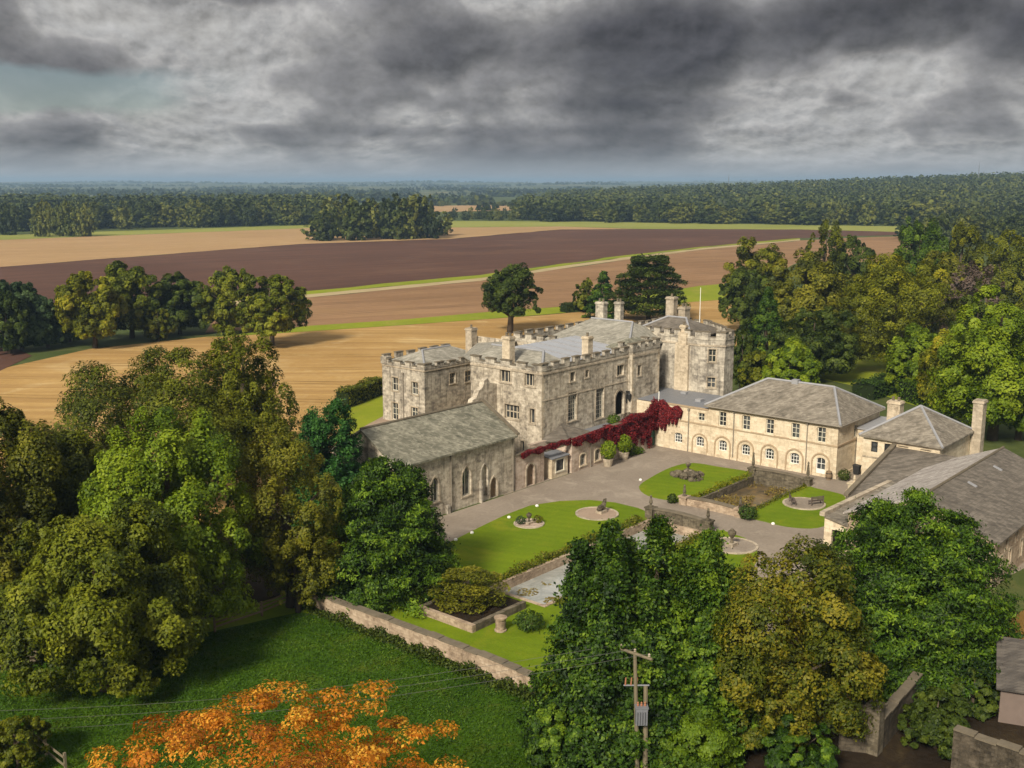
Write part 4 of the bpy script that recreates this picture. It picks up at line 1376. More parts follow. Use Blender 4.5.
chim_at(473.5, 325, (-3.0, 54.9, 8.6), 1.2, 1.2, m_trim, 1)
chim_at(508, 333, (-18.2, 34.6, 11.9), 1.0, 1.2, m_pale, 2)
chim_at(589, 333, (-8.3, 30.0, 12.0), 1.0, 1.0, m_pale, 1)
chim_at(632.5, 299, (10.5, 41.5, 12.3), 1.0, 1.4, m_hallgrey, 2)
chim_at(645.5, 299, (13.5, 40.5, 12.3), 0.8, 1.1, m_hallgrey, 2)
chim_at(678, 294, (16.0, 33.0, 13.5), 1.1, 1.3, m_trim, 1)
chim_at(690, 304, (17.0, 31.5, 13.5), 1.4, 1.1, m_trim, 2)
chim_at(679, 322, (9.1, 26.6, 13.2), 0.7, 0.8, m_pale, 1)
chim_at(664, 338, (6.4, 36.0, 12.0), 1.1, 1.1, m_pale, 0)
q = MB()
q.tube([(16.5, 28.6, 13.2), (16.5, 28.6, 19.3)], [0.07, 0.04])
q.build('flagpole', m_white, hs)

# ------------------------------------------------------------------ courtyard range under the house, with creeper
cw = thing('courtyard_wall', 'pale pink stone courtyard range with arched doorway and small windows, partly under red creeper', 'wall', (-12, 26, 0))
mb = MB()
Wa = Wall(mb, (-27.9, 25.2), (-22.8, 25.2), 0, 3.95, [(-25.25, 0.03, 1.35, 2.5, 'round')], 0.35)
Wb = Wall(mb, (-18.0, 24.9), (-11.2, 24.9), 0, 3.9, [(-15.75, 0.55, 1.1, 1.4, 'segment'), (-12.75, 0.55, 1.1, 1.4, 'segment')], 0.3)
Wc2 = Wall(mb, (-11.2, 24.7), (0.0, 24.7), 0, 4.3, [(-0.65, 0.03, 1.9, 2.2, 'round')], 0.35)
Wall(mb, (-22.8, 25.2), (-22.8, 27.4), 0, 3.95)
We2 = Wall(mb, (-22.8, 27.4), (-18.0, 27.4), 0, 3.9)
Wall(mb, (-18.0, 27.4), (-18.0, 24.9), 0, 3.9)
Wall(mb, (-11.2, 24.9), (-11.2, 24.7), 0, 4.3)
mb.poly([(-27.9, 25.2, 3.95), (-22.8, 25.2, 3.95), (-22.8, 25.8, 3.95), (-27.9, 25.8, 3.95)])
mb.poly([(-22.8, 27.4, 3.9), (-18.0, 27.4, 3.9), (-18.0, 27.9, 3.9), (-22.8, 27.9, 3.9)])
mb.build('wall', m_pink, cw)
Wa.door(cw, 0, m_wood)
q = MB()
Wa.ring(q, *Wa.holes[0], 0.22, 0.0, 0.07, feet=False)
q.build('door_arch', m_trim, cw)
for k in range(2):
    Wb.window(cw, k, 2, 2, m_bar, m_stable)
Wc2.door(cw, 0, m_green, 'green_door')
pipe(cw, Wb, Wb.u(-14.3), 0, 3.6, m_pipe)
# bay with a dark square window
mb = MB()
Wd = Wall(mb, (-21.6, 25.0), (-18.6, 25.0), 0, 2.45, [(-20.1, 0.75, 1.45, 1.35, RECT)], 0.2)
Wall(mb, (-18.6, 25.0), (-18.6, 27.4), 0, 2.45)
Wall(mb, (-21.6, 27.4), (-21.6, 25.0), 0, 2.45)
mb.build('bay_wall', m_stable, cw)
Wd.window(cw, 0, 2, 2, m_dark, m_frame)
roof_shell('bay_roof', m_leaddark, [[(-21.75, 24.8, 2.47), (-18.45, 24.8, 2.47), (-18.45, 27.38, 2.75), (-21.75, 27.38, 2.75)]], 0.1, cw)
q = MB()
q.box(-27.95, -22.75, 25.1, 25.9, 3.95, 4.12)
q.box(-18.1, -11.15, 24.8, 25.3, 3.9, 4.05)
q.box(-11.15, 0.0, 24.6, 25.2, 4.3, 4.45)
q.build('coping', m_cap, cw)
q = MB()
q.box(-22.75, -18.05, 25.0, 25.4, 3.5, 4.0)
q.build('lintel', m_trim, cw)
roof_shell('lean_to_roof', m_slate_dark, [[(-18.0, 25.3, 3.9), (-12.6, 25.3, 3.9), (-13.6, 28.45, 4.5), (-15.6, 28.45, 5.0)], [(-20.3, 27.9, 3.8), (-18.0, 25.3, 3.9), (-15.6, 28.45, 5.0), (-18.6, 28.45, 3.9)]], 0.12, cw)
roof_shell('terrace_deck', m_leaddark, [[(-11.2, 25.1, 3.55), (0, 25.1, 3.55), (0, 27.85, 3.55), (-1.4, 27.85, 3.55), (-1.4, 28.45, 3.55), (-11.2, 28.45, 3.55)]], 0.2, cw)

# crimson creeper along the top of the range
P, N = [], []
n = 66000
xs = rng.uniform(-27.0, 3.0, n)
for x in xs:
    # how far it hangs and climbs along the wall
    if x < -18.0:
        top, bot, y = 4.22 + 0.08 * math.sin(x * 3.1), 3.85 - 0.35 * (0.5 + 0.5 * math.sin(x * 2.3)), 25.05
        if rng.random() < 0.45:
            continue
    elif x < -11.2:
        top, y = 4.2 + 0.05 * (x + 18), 24.8
        bot = 3.55 - 0.09 * (x + 18) + 0.25 * math.sin(x * 1.9)
        if rng.random() < 0.35:
            continue
    else:
        t_ = (x + 11.2) / 11.2
        top = 4.5 + 0.55 * t_ + 0.22 * math.sin(x * 0.9) + 1.4 * max(0, t_ - 0.80) / 0.20
        bot = 2.5 - 1.9 * t_ + 0.45 * math.sin(x * 1.3 + 0.6) + 0.5 * math.sin(x * 4.1) + 0.5 * math.sin(x * 9.0)
        y = 24.6
        if -1.7 < x < 0.4:
            bot = max(bot, 2.3)
        if x > 0:
            continue
    z = bot + (top - bot) * rng.random() ** 0.8
    dp = 0.5 + 0.5 * math.sin(x * 2.7 + 1.5 * math.sin(z * 1.9)) * math.cos(z * 2.3 + x)
    if z > 4.35 and x > -11.2:
        yy = y + rng.uniform(-0.5, 0.75)
    else:
        yy = y + 0.05 - rng.random() ** 1.5 * (0.15 + 0.5 * dp if x > -18 else 0.2)
    P.append((x, yy, max(0.1, z)))
    N.append((rng.normal(0, 0.5), -0.8, rng.normal(0.5, 0.4)))
for k in range(9000):                      # the mass that turns the corner on to the link
    y = rng.uniform(20.6, 24.7)
    top = 6.3 + 0.3 * math.sin(y * 3) - 0.25 * (24.7 - y)
    bot = 2.6 + 0.62 * (24.0 - y) + 0.35 * math.sin(y * 3.7) + 0.45 * math.sin(y * 11.0)
    if bot > top:
        continue
    P.append((-0.12 - rng.random() ** 1.4 * 0.45, y, rng.uniform(bot, top)))
    N.append((-0.8, rng.normal(0, 0.5), rng.normal(0.5, 0.4)))
P, N = np.array(P), unit(np.array(N))
scatter_leaves('red_creeper', P, N, 0.18, 'red', None, 0.26, 'crimson creeper trailing along the top of the pink courtyard range', 'creeper', origin=(-10, 25, 4), aspect=0.8)

# ------------------------------------------------------------------ lodge, lean-to, cart shed and barn at the right
lo_ = thing('lodge', 'small cream lodge with pyramid stone roof between the stables and the long barn', 'building', (4, -7.6, 0))
mb = MB()
Wg = Wall(mb, (-0.9, -3.4), (-0.9, -11.9), 0, 5.95, [(-4.7, 4.2, 0.75, 1.2, RECT), (-6.2, 4.2, 0.75, 1.2, RECT), (-7.9, 3.9, 1.2, 1.5, RECT), (-10.4, 3.9, 1.2, 1.5, RECT)], 0.25)
Wg2 = Wall(mb, (-0.9, -11.9), (9.0, -11.9), 0, 5.95)
Wall(mb, (9.0, -11.9), (9.0, -3.4), 0, 5.95)
Wg3 = Wall(mb, (9.0, -3.4), (-0.9, -3.4), 0, 5.95)
mb.build('wall', m_stable, lo_)
for k in range(2):
    Wg.window(lo_, k, 1, 2, m_dark, None, sill=False)
for k in (2, 3):
    Wg.window(lo_, k, 1, 1, m_stable, None, name='blocked_window', glass=m_stable)
q = MB()
Wg.box(q, 0, 8.5, 0, 0.06, 3.5, 3.68)
q.build('string_course', m_trim, lo_)
ap = (4.6, -7.6, 9.0)
roof = roof_shell('roof', m_slate_warm, [[(-1.3, -12.3, 6.0), (-1.3, -3.0, 6.0), ap][::-1], [(9.4, -12.3, 6.0), (9.4, -3.0, 6.0), ap], [(-1.3, -12.3, 6.0), (9.4, -12.3, 6.0), ap], [(9.4, -3.0, 6.0), (-1.3, -3.0, 6.0), ap]], 0.18, lo_)
ridge_caps(roof, [((-1.3, -12.3, 6.0), ap), ((-1.3, -3.0, 6.0), ap), ((9.4, -12.3, 6.0), ap)], m_lead, 0.15)
chimney(lo_, 9.6, -12.5, 0, 9.6, 1.3, 1.1, m_trim, 0)
chimney(lo_, 9.2, -3.0, 0, 8.3, 1.3, 1.5, m_pale, 2)
# link between stable end and lodge
pl = thing('porch_link', 'short cream link with grey lead roof between the stable range and the lodge', 'building', (8, -1.7, 0))
mb = MB()
Wh = Wall(mb, (5.2, -0.15), (5.2, -3.35), 0, 5.2, [(-1.7, 0.03, 1.3, 2.4, 'round'), (-1.7, 3.6, 0.8, 1.1, RECT)], 0.3)
Wall(mb, (12.0, -3.35), (12.0, -0.15), 0, 5.2)
mb.build('wall', m_stable, pl)
Wh.door(pl, 0, m_void, 'doorway')
Wh.window(pl, 1, 2, 2, m_frame, None)
roof_shell('roof', m_lead, [[(5.0, -3.35, 5.3), (12.2, -3.35, 5.5), (12.2, -0.12, 5.5), (5.0, -0.12, 5.3)]], 0.15, pl)

# lean-to with dark slates against the lodge
lt = thing('slate_outhouse', 'monopitch outhouse with brown slates and raised stone verge against the lodge', 'outbuilding', (-6, -9.5, 0))
mb = MB()
Wall(mb, (-13.0, -6.8), (-13.0, -16.0), 0, 2.0)
Wall(mb, (-0.95, -6.8), (-13.0, -6.8), 0, 2, top=[(12.05, 2.2), (0, 5.05)])
Wall(mb, (-13.0, -16.0), (-0.95, -16.0), 0, 2, top=[(12.05, 5.05), (0, 2.2)])
mb.build('wall', m_rubble, lt)
roof_shell('roof', m_slate_dark, [[(-13.2, -6.9, 2.25), (-13.2, -16.0, 2.25), (-0.95, -16.0, 5.2), (-0.95, -6.9, 5.2)]], 0.15, lt)
q = MB()
q.hexa([(-13.3, -7.2, 2.3), (-0.95, -7.2, 5.25), (-0.95, -6.7, 5.25), (-13.3, -6.7, 2.3), (-13.3, -7.2, 2.6), (-0.95, -7.2, 5.55), (-0.95, -6.7, 5.55), (-13.3, -6.7, 2.6)])
q.build('verge_coping', m_cap, lt)
# cart shed
rl, rr = gz(824, 515.5, 3.4), gz(891.5, 481, 3.7)
csx = thing('cart_shed', 'low open fronted shed with tan stone roof beside the right hand lawn', 'shed', (rl[0] + 4, rl[1] - 2, 0))
y0 = float(rl[1])
xA, xB = float(rl[0]), float(rr[0])
yB = float(rr[1])
mb = MB()
yE = y0 - 5.5
Wk = Wall(mb, (xA + 0.2, y0), (xA + 0.2, yE), 0, 2, [((1.4,), 0.05, 1.3, 2.1, RECT), ((3.6,), 0.05, 1.3, 2.0, RECT)], 0.4, top=[(abs(yE - y0), 2.1), (0, 3.25)])
Wall(mb, (xA + 0.2, yE), (xB, yE), 0, 2.1)
Wall(mb, (xB, yB), (xA + 0.2, y0), 0, 3.25)
mb.build('wall', m_stable, csx)
for k in range(2):
    Wk.door(csx, k, m_void, 'doorway')
roof_shell('roof', m_slate_warm, [[(xA, y0, 3.4), (xA, yE - 0.3, 2.2), (xB, yE - 0.3, 2.4), (xB, yB, 3.7)]], 0.16, csx)
q = MB()
d_ = np.array([xB - xA, yB - y0, 0])
d_ = d_ / np.linalg.norm(d_)
q.obox((xA, y0), (d_[0], d_[1]), (d_[1], -d_[0]), -0.1, float(np.hypot(xB - xA, yB - y0)), -0.4, 0.1, 3.35, 3.75)
q.build('wall_coping', m_trim, csx)

# long barn, ridge along x
bn = thing('long_barn', 'long two storey stone barn with worn slate roof at the right edge', 'barn', (-12, -19, 0))
BY, BE, BX0, BX1 = -18.4, 6.4, -24.5, -1.6
mb = MB()
slots = [(-22.4, 0.9, 0.6, 1.6, RECT), (-19.8, 0.9, 0.6, 1.6, RECT), (-16.5, 0.9, 0.6, 1.6, RECT), (-21.2, 2.7, 0.6, 1.3, RECT), (-18.2, 2.7, 0.6, 1.3, RECT), (-14.5, 2.7, 0.6, 1.3, RECT), (-11.0, 2.7, 0.6, 1.3, RECT)]
Wba = Wall(mb, (BX0, BY - BE), (BX1, BY - BE), 0, 4.4, slots, 0.35)
Wall(mb, (BX1, BY - BE), (BX1, BY + BE), 0, 4.4, top=[(2 * BE, 4.4), (BE, 6.85), (0, 4.4)])
Wall(mb, (BX1, BY + BE), (BX0, BY + BE), 0, 4.4)
Wbe = Wall(mb, (BX0, BY + BE), (BX0, BY - BE), 0, 4.4, [(BY, 0.05, 2.6, 3.0, 'segment'), (BY, 4.3, 0.9, 1.2, RECT)], 0.35, top=[(2 * BE, 4.4), (BE, 6.85), (0, 4.4)])
mb.build('wall', m_rubble, bn)
for k in range(7):
    Wba.window(bn, k, 1, 2, m_wood, m_trim, sill=False)
Wbe.door(bn, 0, m_planks)
Wbe.window(bn, 1, 2, 2, m_frame, None)
r0, r1 = (BX0 - 0.3, BY, 7.05), (BX1 + 0.3, BY, 7.05)
roof_shell('roof', m_slate_dark, [[(BX0 - 0.3, BY - BE - 0.4, 4.32), (BX1 + 0.3, BY - BE - 0.4, 4.32), r1, r0]], 0.16, bn)
rf = roof_shell('roof', m_slate_pink, [[(BX1 + 0.3, BY + BE + 0.4, 4.32), (BX0 - 0.3, BY + BE + 0.4, 4.32), r0, r1]], 0.16, bn)
ridge_caps(rf, [(r0, r1)], m_cap, 0.13)
for x in (-15.5, -8.0):
    q = MB()
    zr = lambda y_: 7.05 - (BY - y_) / (BE + 0.4) * 2.73
    q.hexa([(x - 0.2, BY - 1.9, zr(BY - 1.9) - 0.03), (x + 0.2, BY - 1.9, zr(BY - 1.9) - 0.03), (x + 0.2, BY - 1.1, zr(BY - 1.1) - 0.03), (x - 0.2, BY - 1.1, zr(BY - 1.1) - 0.03), (x - 0.2, BY - 1.9, zr(BY - 1.9) + 0.08), (x + 0.2, BY - 1.9, zr(BY - 1.9) + 0.08), (x + 0.2, BY - 1.1, zr(BY - 1.1) + 0.08), (x - 0.2, BY - 1.1, zr(BY - 1.1) + 0.08)])
    q.build('skylight', m_lead, rf)
# barn roof continuing beyond (second, lower roof on the far right)
b2 = thing('far_barn', 'lower mossy roofed barn just behind the long barn by the trees', 'barn', (-4, -30, 0))
mb = MB()
for p0, p1 in (((-9, -36), (4, -36)), ((4, -36), (4, -25.2)), ((4, -25.2), (-9, -25.2)), ((-9, -25.2), (-9, -36))):
    Wall(mb, p0, p1, 0, 4.4)
mb.build('wall', m_rubble, b2)
rf = roof_shell('roof', m_slate_dark, [[(-9.3, -36.4, 4.4), (4.3, -36.4, 4.4), (4.3, -30.6, 6.8), (-9.3, -30.6, 6.8)], [(4.3, -25.1, 4.4), (-9.3, -25.1, 4.4), (-9.3, -30.6, 6.8), (4.3, -30.6, 6.8)]], 0.16, b2)
Wz = MB()
for x in (-9.0, 4.0):
    Wz.poly([(x, -36, 4.4), (x, -25.2, 4.4), (x, -30.6, 6.7)])
Wz.build('gable', m_rubble, b2)

# ------------------------------------------------------------------ garden: parapets, finials, beds, stones
def finial(mb, x, y, z, h):
    mb.lathe((x, y, z), [(0.24, 0), (0.24, 0.12), (0.13, 0.2), (0.11, 0.3), (0.20, 0.42), (0.17, h * 0.45), (0.10, h * 0.85), (0.13, h * 0.9), (0.03, h)], 10)


def parapet_wall(label, x, ya, yb, h, fin, mat=m_darkrubble, lz=0.0, fin_on=(0, 1)):
    root = thing('bridge_parapet', label, 'parapet', (x, (ya + yb) / 2, 0), 'stone parapets across the ponds')
    mb = MB()
    n = 7
    for k in range(n):                      # a wall that bows up a little in the middle
        t0, t1 = k / n, (k + 1) / n
        y0_, y1_ = ya + (yb - ya) * t0, ya + (yb - ya) * t1
        z0_, z1_ = h + 0.18 * math.sin(math.pi * t0), h + 0.18 * math.sin(math.pi * t1)
        mb.hexa([(x - 0.2, y1_, -0.9), (x + 0.2, y1_, -0.9), (x + 0.2, y0_, -0.9), (x - 0.2, y0_, -0.9), (x - 0.2, y1_, z1_), (x + 0.2, y1_, z1_), (x + 0.2, y0_, z0_), (x - 0.2, y0_, z0_)][::1])
        mb.hexa([(x - 0.3, y1_, z1_), (x + 0.3, y1_, z1_), (x + 0.3, y0_, z0_), (x - 0.3, y0_, z0_), (x - 0.3, y1_, z1_ + 0.14), (x + 0.3, y1_, z1_ + 0.14), (x + 0.3, y0_, z0_ + 0.14), (x - 0.3, y0_, z0_ + 0.14)], 1)
    mb.build('parapet', [mat, m_cap], root)
    for k, y in enumerate((ya, yb)):
        q = MB()
        q.box(x - 0.42, x + 0.42, y - 0.42, y + 0.42, -0.3, h + 0.05)
        q.box(x - 0.52, x + 0.52, y - 0.52, y + 0.52, h + 0.05, h + 0.2)
        p = q.build('pier', mat, root)
        if k in fin_on:
            q = MB()
            finial(q, x, y, h + 0.2, fin)
            q.build('finial', m_darkrubble, p)
    return root


parapet_wall('mossy stone parapet with two finials at the head of the near pond', -26.5, 8.1, 1.4, 1.05, 1.25)
parapet_wall('pale stone parapet at the foot of the reedy far pond, facing the bridge drive', -20.0, 8.1, 1.4, 0.75, 1.25, m_rubble)
parapet_wall('dark coped parapet with tall finials close in front of the stable range', -4.6, 8.2, 1.3, 0.7, 1.9)


def bush(name, label, P, r, h, mat, n=900, leaf=0.22, cat='shrub', group=None, seed=3, stem=True):
    root = thing(name, label, cat, P, group)
    d = sph(n)
    q = d * np.array([r, r, h / 2]) * (rng.uniform(0.45, 1.08, n) ** 0.5)[:, None]
    q *= (1 + 0.18 * np.sin(d[:, :1] * 5 + seed) * np.cos(d[:, 1:2] * 4 + d[:, 2:3] * 3))
    q[:, 2] = np.maximum(q[:, 2] + h / 2, 0.02)
    scatter_leaves('foliage', q, unit(d + rng.normal(0, 0.5, (n, 3)) + np.array([0, 0, 0.3])), leaf, mat, root)
    if stem:
        mb = MB()
        for k in range(4):
            a = k * 1.6
            mb.tube([(0, 0, -0.05), (r * 0.3 * math.cos(a), r * 0.3 * math.sin(a), h * 0.4), (r * 0.5 * math.cos(a), r * 0.5 * math.sin(a), h * 0.7)], [0.05, 0.04, 0.015], 5)
        mb.build('stem', m_bark, root, world=False)
    return root


bush('clipped_shrub', 'small dark shrub at the left end of the pale bridge parapet', (-20.5, 9.3, 0), 0.55, 1.0, 'dark', 350)
bush('clipped_shrub', 'bushy dark green shrub at the right end of the pale bridge parapet', (-20.3, 0.4, 0), 0.95, 1.5, 'hedge', 700)


def round_pad(label, x, y, r, mat, sy=1.0):
    o = thing('paved_circle', label, 'paving', (x, y, 0))
    mb = MB()
    pts = [(x + r * math.cos(a), y + r * sy * math.sin(a)) for a in np.linspace(0, 2 * math.pi, 28, endpoint=False)]
    mb.prism(pts, 0.0, 0.06)
    mb.build('paving', mat, o)
    q = MB()
    for k in range(28):
        k2 = (k + 1) % 28
        c_in = lambda p_, f: (x + (p_[0] - x) * f, y + (p_[1] - y) * f)
        a, b = pts[k], pts[k2]
        ring_ = [c_in(a, 0.97), c_in(a, 1.08), c_in(b, 1.08), c_in(b, 0.97)]
        q.hexa([(*p_, 0.0) for p_ in ring_] + [(*p_, 0.11) for p_ in ring_])
    q.build('edging', m_trim, o)
    return o


def stones(mb, x, y, r, n, s, seed, z=0.0):
    q = random.Random(seed)
    for k in range(n):
        a, rr = q.uniform(0, 6.28), r * math.sqrt(q.random())
        c = (x + rr * math.cos(a), y + rr * math.sin(a), z)
        w_ = s * q.uniform(0.6, 1.3)
        mb.lathe(c, [(w_ * 0.9, 0), (w_, w_ * 0.35), (w_ * 0.8, w_ * 0.8), (w_ * 0.35, w_ * 1.1)], 7)


def sculpture(label, x, y, z, s, kind):
    o = thing('garden_sculpture', label, 'sculpture', (x, y, z))
    mb = MB()
    mb.box(x - 0.55 * s, x + 0.55 * s, y - 0.4 * s, y + 0.4 * s, z, z + 0.3 * s)
    mb.build('plinth', m_trim, o)
    q = MB()
    if kind == 'beast':                     # a low crouching form with a raised head
        q.tube([(x - 0.7 * s, y, z + 0.45 * s), (x - 0.3 * s, y, z + 0.62 * s), (x + 0.2 * s, y, z + 0.66 * s), (x + 0.5 * s, y, z + 0.95 * s), (x + 0.62 * s, y, z + 1.35 * s), (x + 0.85 * s, y, z + 1.4 * s)], [0.16 * s, 0.3 * s, 0.3 * s, 0.24 * s, 0.19 * s, 0.08 * s], 8)
        for dx, dy in ((-0.45, -0.2), (-0.45, 0.2), (0.35, -0.2), (0.35, 0.2)):
            q.tube([(x + dx * s, y + dy * s, z + 0.6 * s), (x + dx * s + 0.12 * s, y + dy * s, z + 0.3 * s)], [0.11 * s, 0.08 * s], 6)
    else:                                   # an upright urn
        q.lathe((x, y, z + 0.3 * s), [(0.22 * s, 0), (0.12 * s, 0.2 * s), (0.14 * s, 0.45 * s), (0.38 * s, 0.85 * s), (0.42 * s, 1.1 * s), (0.3 * s, 1.15 * s), (0.12 * s, 1.35 * s)], 10)
    q.build('figure', m_darkrubble, o)
    return o


p = gz(597, 514)
round_pad('pale oval of paving under a dark sculpture in the near lawn', p[0], p[1], 2.1, g_path)
sculpture('dark crouching stone sculpture on the pale oval in the near lawn', p[0] + 0.5, p[1] - 0.2, 0.06, 0.95, 'beast')
p = gz(733, 546)
round_pad('pale paved circle with a small urn on the lawn right of the near pond', p[0], p[1], 2.2, g_drive)
sculpture('weathered stone urn on the paved circle right of the near pond', p[0] - 0.1, p[1] + 0.1, 0.06, 1.0, 'urn')
bush('low_plant', 'low grey green plant beside the weathered urn', (p[0] - 1.2, p[1] + 0.9, 0.06), 0.45, 0.7, 'blue', 160, 0.2)
p = gz(804, 504)
round_pad('pale paved circle holding dark benches on the lawn below the stable door', p[0], p[1], 2.1, g_drive)


def bench(label, x, y, z, rz):
    o = thing('garden_bench', label, 'bench', (x, y, z), None, rz)
    q = MB()
    for k in range(4):
        q.box(-0.8, 0.8, -0.25 + k * 0.13, -0.14 + k * 0.13, 0.42, 0.46)
    q.build('seat', m_planks, o, world=False)
    q = MB()
    for k in range(3):
        q.box(-0.8, 0.8, 0.27, 0.31, 0.55 + k * 0.15, 0.66 + k * 0.15)
    q.build('backrest', m_planks, o, world=False)
    for sx in (-0.72, 0.72):
        q = MB()
        q.box(sx - 0.04, sx + 0.04, -0.24, -0.16, 0, 0.42)
        q.box(sx - 0.04, sx + 0.04, 0.27, 0.33, 0, 1.0)
        q.box(sx - 0.04, sx + 0.04, -0.24, 0.3, 0.36, 0.42)
        q.build('leg', m_planks, o, world=False)


bench('dark slatted bench facing left on the paved circle below the stable door', p[0] - 0.8, p[1] + 0.9, 0.06, 0.6)
bench('dark slatted bench nearest the cart shed on the same paved circle', p[0] + 0.5, p[1] - 1.1, 0.06, 2.6)
# planted beds
p = gz(529, 524)
o = round_pad('round pinkish stone bed with mixed low plants in the near lawn', p[0], p[1], 1.45, m_pink)
bush('bed_plant', 'grey blue plant at the left of the round bed in the near lawn', (p[0] - 0.7, p[1] + 0.5, 0.06), 0.55, 0.85, 'blue', 260, 0.16)
bush('bed_plant', 'rust coloured plant at the right of the round bed in the near lawn', (p[0] + 0.8, p[1] - 0.5, 0.06), 0.5, 0.75, 'rust', 240, 0.16)
sculpture('small stone urn in the middle of the round bed of the near lawn', p[0], p[1], 0.06, 0.7, 'urn')
p = gz(688, 477)
rk = thing('rockery', 'heap of mossy rocks with low plants on the lawn left of the far pond', 'rockery', (p[0], p[1], 0))
mb = MB()
stones(mb, p[0], p[1], 2.0, 34, 0.36, 5)
stones(mb, p[0], p[1], 1.1, 14, 0.4, 6, 0.3)
mb.build('rocks', m_darkrubble, rk)
n = 500
a, rr = rng.uniform(0, 6.28, n), np.sqrt(rng.uniform(0, 1, n)) * 1.8
q = np.stack([p[0] + rr * np.cos(a), p[1] + rr * np.sin(a), 0.25 + rng.uniform(0, 0.5, n) * (1.2 - rr / 1.9)], 1)
scatter_leaves('rock_plants', q, unit(rng.normal(0, 1, (n, 3)) + np.array([0, 0, 0.7])), 0.17, 'purple', rk, origin=(p[0], p[1], 0))
sculpture('slim stone urn rising from the rockery', p[0] + 0.3, p[1] + 0.2, 0.5, 0.75, 'urn')

# white stones along the drive edge
for k, (x, y, lab) in enumerate(((455.7, 540.5, 'white edging stone by the drive, nearest the big bright conifer'), (472, 533.5, 'white edging stone by the drive below the chapel windows'), (509, 518, 'white edging stone by the drive above the round bed'), (537, 506.5, 'larger white edging stone at the bend of the near lawn'), (640.5, 480.5, 'white edging stone at the left tip of the rockery lawn'), (773, 524.5, 'white edging stone on the lower edge of the lawn with benches'))):
    p = gz(x, y)
    mb = MB()
    mb.lathe((0, 0, 0), [(0.17, 0), (0.20, 0.08), (0.16, 0.18), (0.06, 0.23)], 8)
    o = mb.build('edging_stone', m_white, None)
    o.location = (p[0], p[1], 0.0)
    o.rotation_euler = (0, 0, k)
    tag(o, lab, 'stone', 'white stones along the drive')

# pots with green shrubs under the creeper
for k, (x, y, lab) in enumerate(((*gz(608, 466)[:2], 'round lime shrub in a pale stone tub under the creeper, left of the pair'), (*gz(624, 459)[:2], 'yellow green shrub in a pale stone tub nearer the green door'))):
    t_ = thing('shrub_tub', lab, 'potted shrub', (x, y, 0), 'tubs under the red creeper')
    mb = MB()
    mb.lathe((0, 0, 0), [(0.45, 0), (0.55, 0.35), (0.62, 0.8), (0.66, 0.85), (0.62, 0.95), (0.5, 0.9)], 12)
    mb.build('tub', m_trim, t_, world=False)
    n = 1300
    d = sph(n)
    q = d * np.array([0.95, 0.95, 1.15]) * (rng.uniform(0.4, 1.1, n) ** 0.5)[:, None] + np.array([0, 0, 2.0])
    scatter_leaves('foliage', q, unit(d + rng.normal(0, 0.5, (n, 3))), 0.24, 'lime', t_)
for k in range(3):
    x = -6.6 + k * 1.2
    bush('wall_plant', ('tall green plant at the foot of the creeper left of the green door', 'low green plant at the foot of the creeper, middle of three', 'small plant at the foot of the creeper nearest the green door')[k], (x - 0.3 * k, 24.0, 0), 0.5, (1.7, 1.1, 0.8)[k], 'green', 260, 0.2)
bush('terrace_plant', 'green shrub on the terrace below the dark archway', (-6.2, 27.2, 3.57), 0.9, 1.3, 'green', 500, 0.22)
bush('terrace_plant', 'grey leaved plant on the terrace beside the iron lantern', (-2.6, 27.4, 3.57), 0.7, 0.9, 'purple', 300, 0.2)

# at the corner of the stables
t_ = thing('oak_barrel', 'brown oak barrel beside the glazed stable door', 'barrel', (-0.65, 0.55, 0))
mb = MB()
mb.lathe((0, 0, 0), [(0.30, 0), (0.38, 0.35), (0.39, 0.55), (0.31, 1.0), (0.27, 1.0), (0.27, 0.95)], 12)
mb.build('body', m_wood, t_, world=False)
for z in (0.2, 0.72):
    mb = MB()
    mb.lathe((0, 0, z), [(0.365 if z < 0.5 else 0.375, 0), (0.39, 0.04), (0.38, 0.08), (0.36, 0.085)], 12)
    mb.build('hoop', m_dark, t_, world=False)
bush('corner_shrub', 'dark rounded shrub at the outer corner of the stable range', (0.1, -1.0, 0), 0.75, 1.35, 'dark', 600, 0.18)
t_ = thing('wheelie_bin', 'dark lidded bin standing by the doorway beside the stable end wall', 'bin', (3.6, -1.0, 0))
mb = MB()
mb.hexa([(-0.25, -0.3, 0.05), (0.25, -0.3, 0.05), (0.25, 0.3, 0.05), (-0.25, 0.3, 0.05), (-0.33, -0.4, 1.05), (0.33, -0.4, 1.05), (0.33, 0.4, 1.05), (-0.33, 0.4, 1.05)])
mb.build('body', m_dark, t_, world=False)
mb = MB()
mb.hexa([(-0.36, -0.43, 1.05), (0.36, -0.43, 1.05), (0.36, 0.43, 1.05), (-0.36, 0.43, 1.05), (-0.34, -0.4, 1.12), (0.34, -0.4, 1.12), (0.34, 0.4, 1.2), (-0.34, 0.4, 1.2)])
mb.build('lid', m_dark, t_, world=False)
for sy in (-0.28, 0.28):
    mb = MB()
    mb.tube([(0.28, sy - 0.04, 0.1), (0.28, sy + 0.04, 0.1)], 0.1, 10)
    mb.build('wheel', m_void, t_, world=False)
bush('potted_plant', 'rust leaved plant in the yard by the lodge door', (2.6, -2.7, 0), 0.5, 0.9, 'rust', 300, 0.17)
p = gz(853.5, 497)
t_ = thing('gate_pier', 'white stone gate pier with stepped cap at the foot of the slate outhouse', 'pier', (p[0], p[1], 0))
mb = MB()
mb.box(p[0] - 0.7, p[0] + 0.7, p[1] - 0.7, p[1] + 0.7, 0, 0.8)
mb.box(p[0] - 0.5, p[0] + 0.5, p[1] - 0.5, p[1] + 0.5, 0.8, 1.5)
mb.build('shaft', m_pale, t_)
mb = MB()
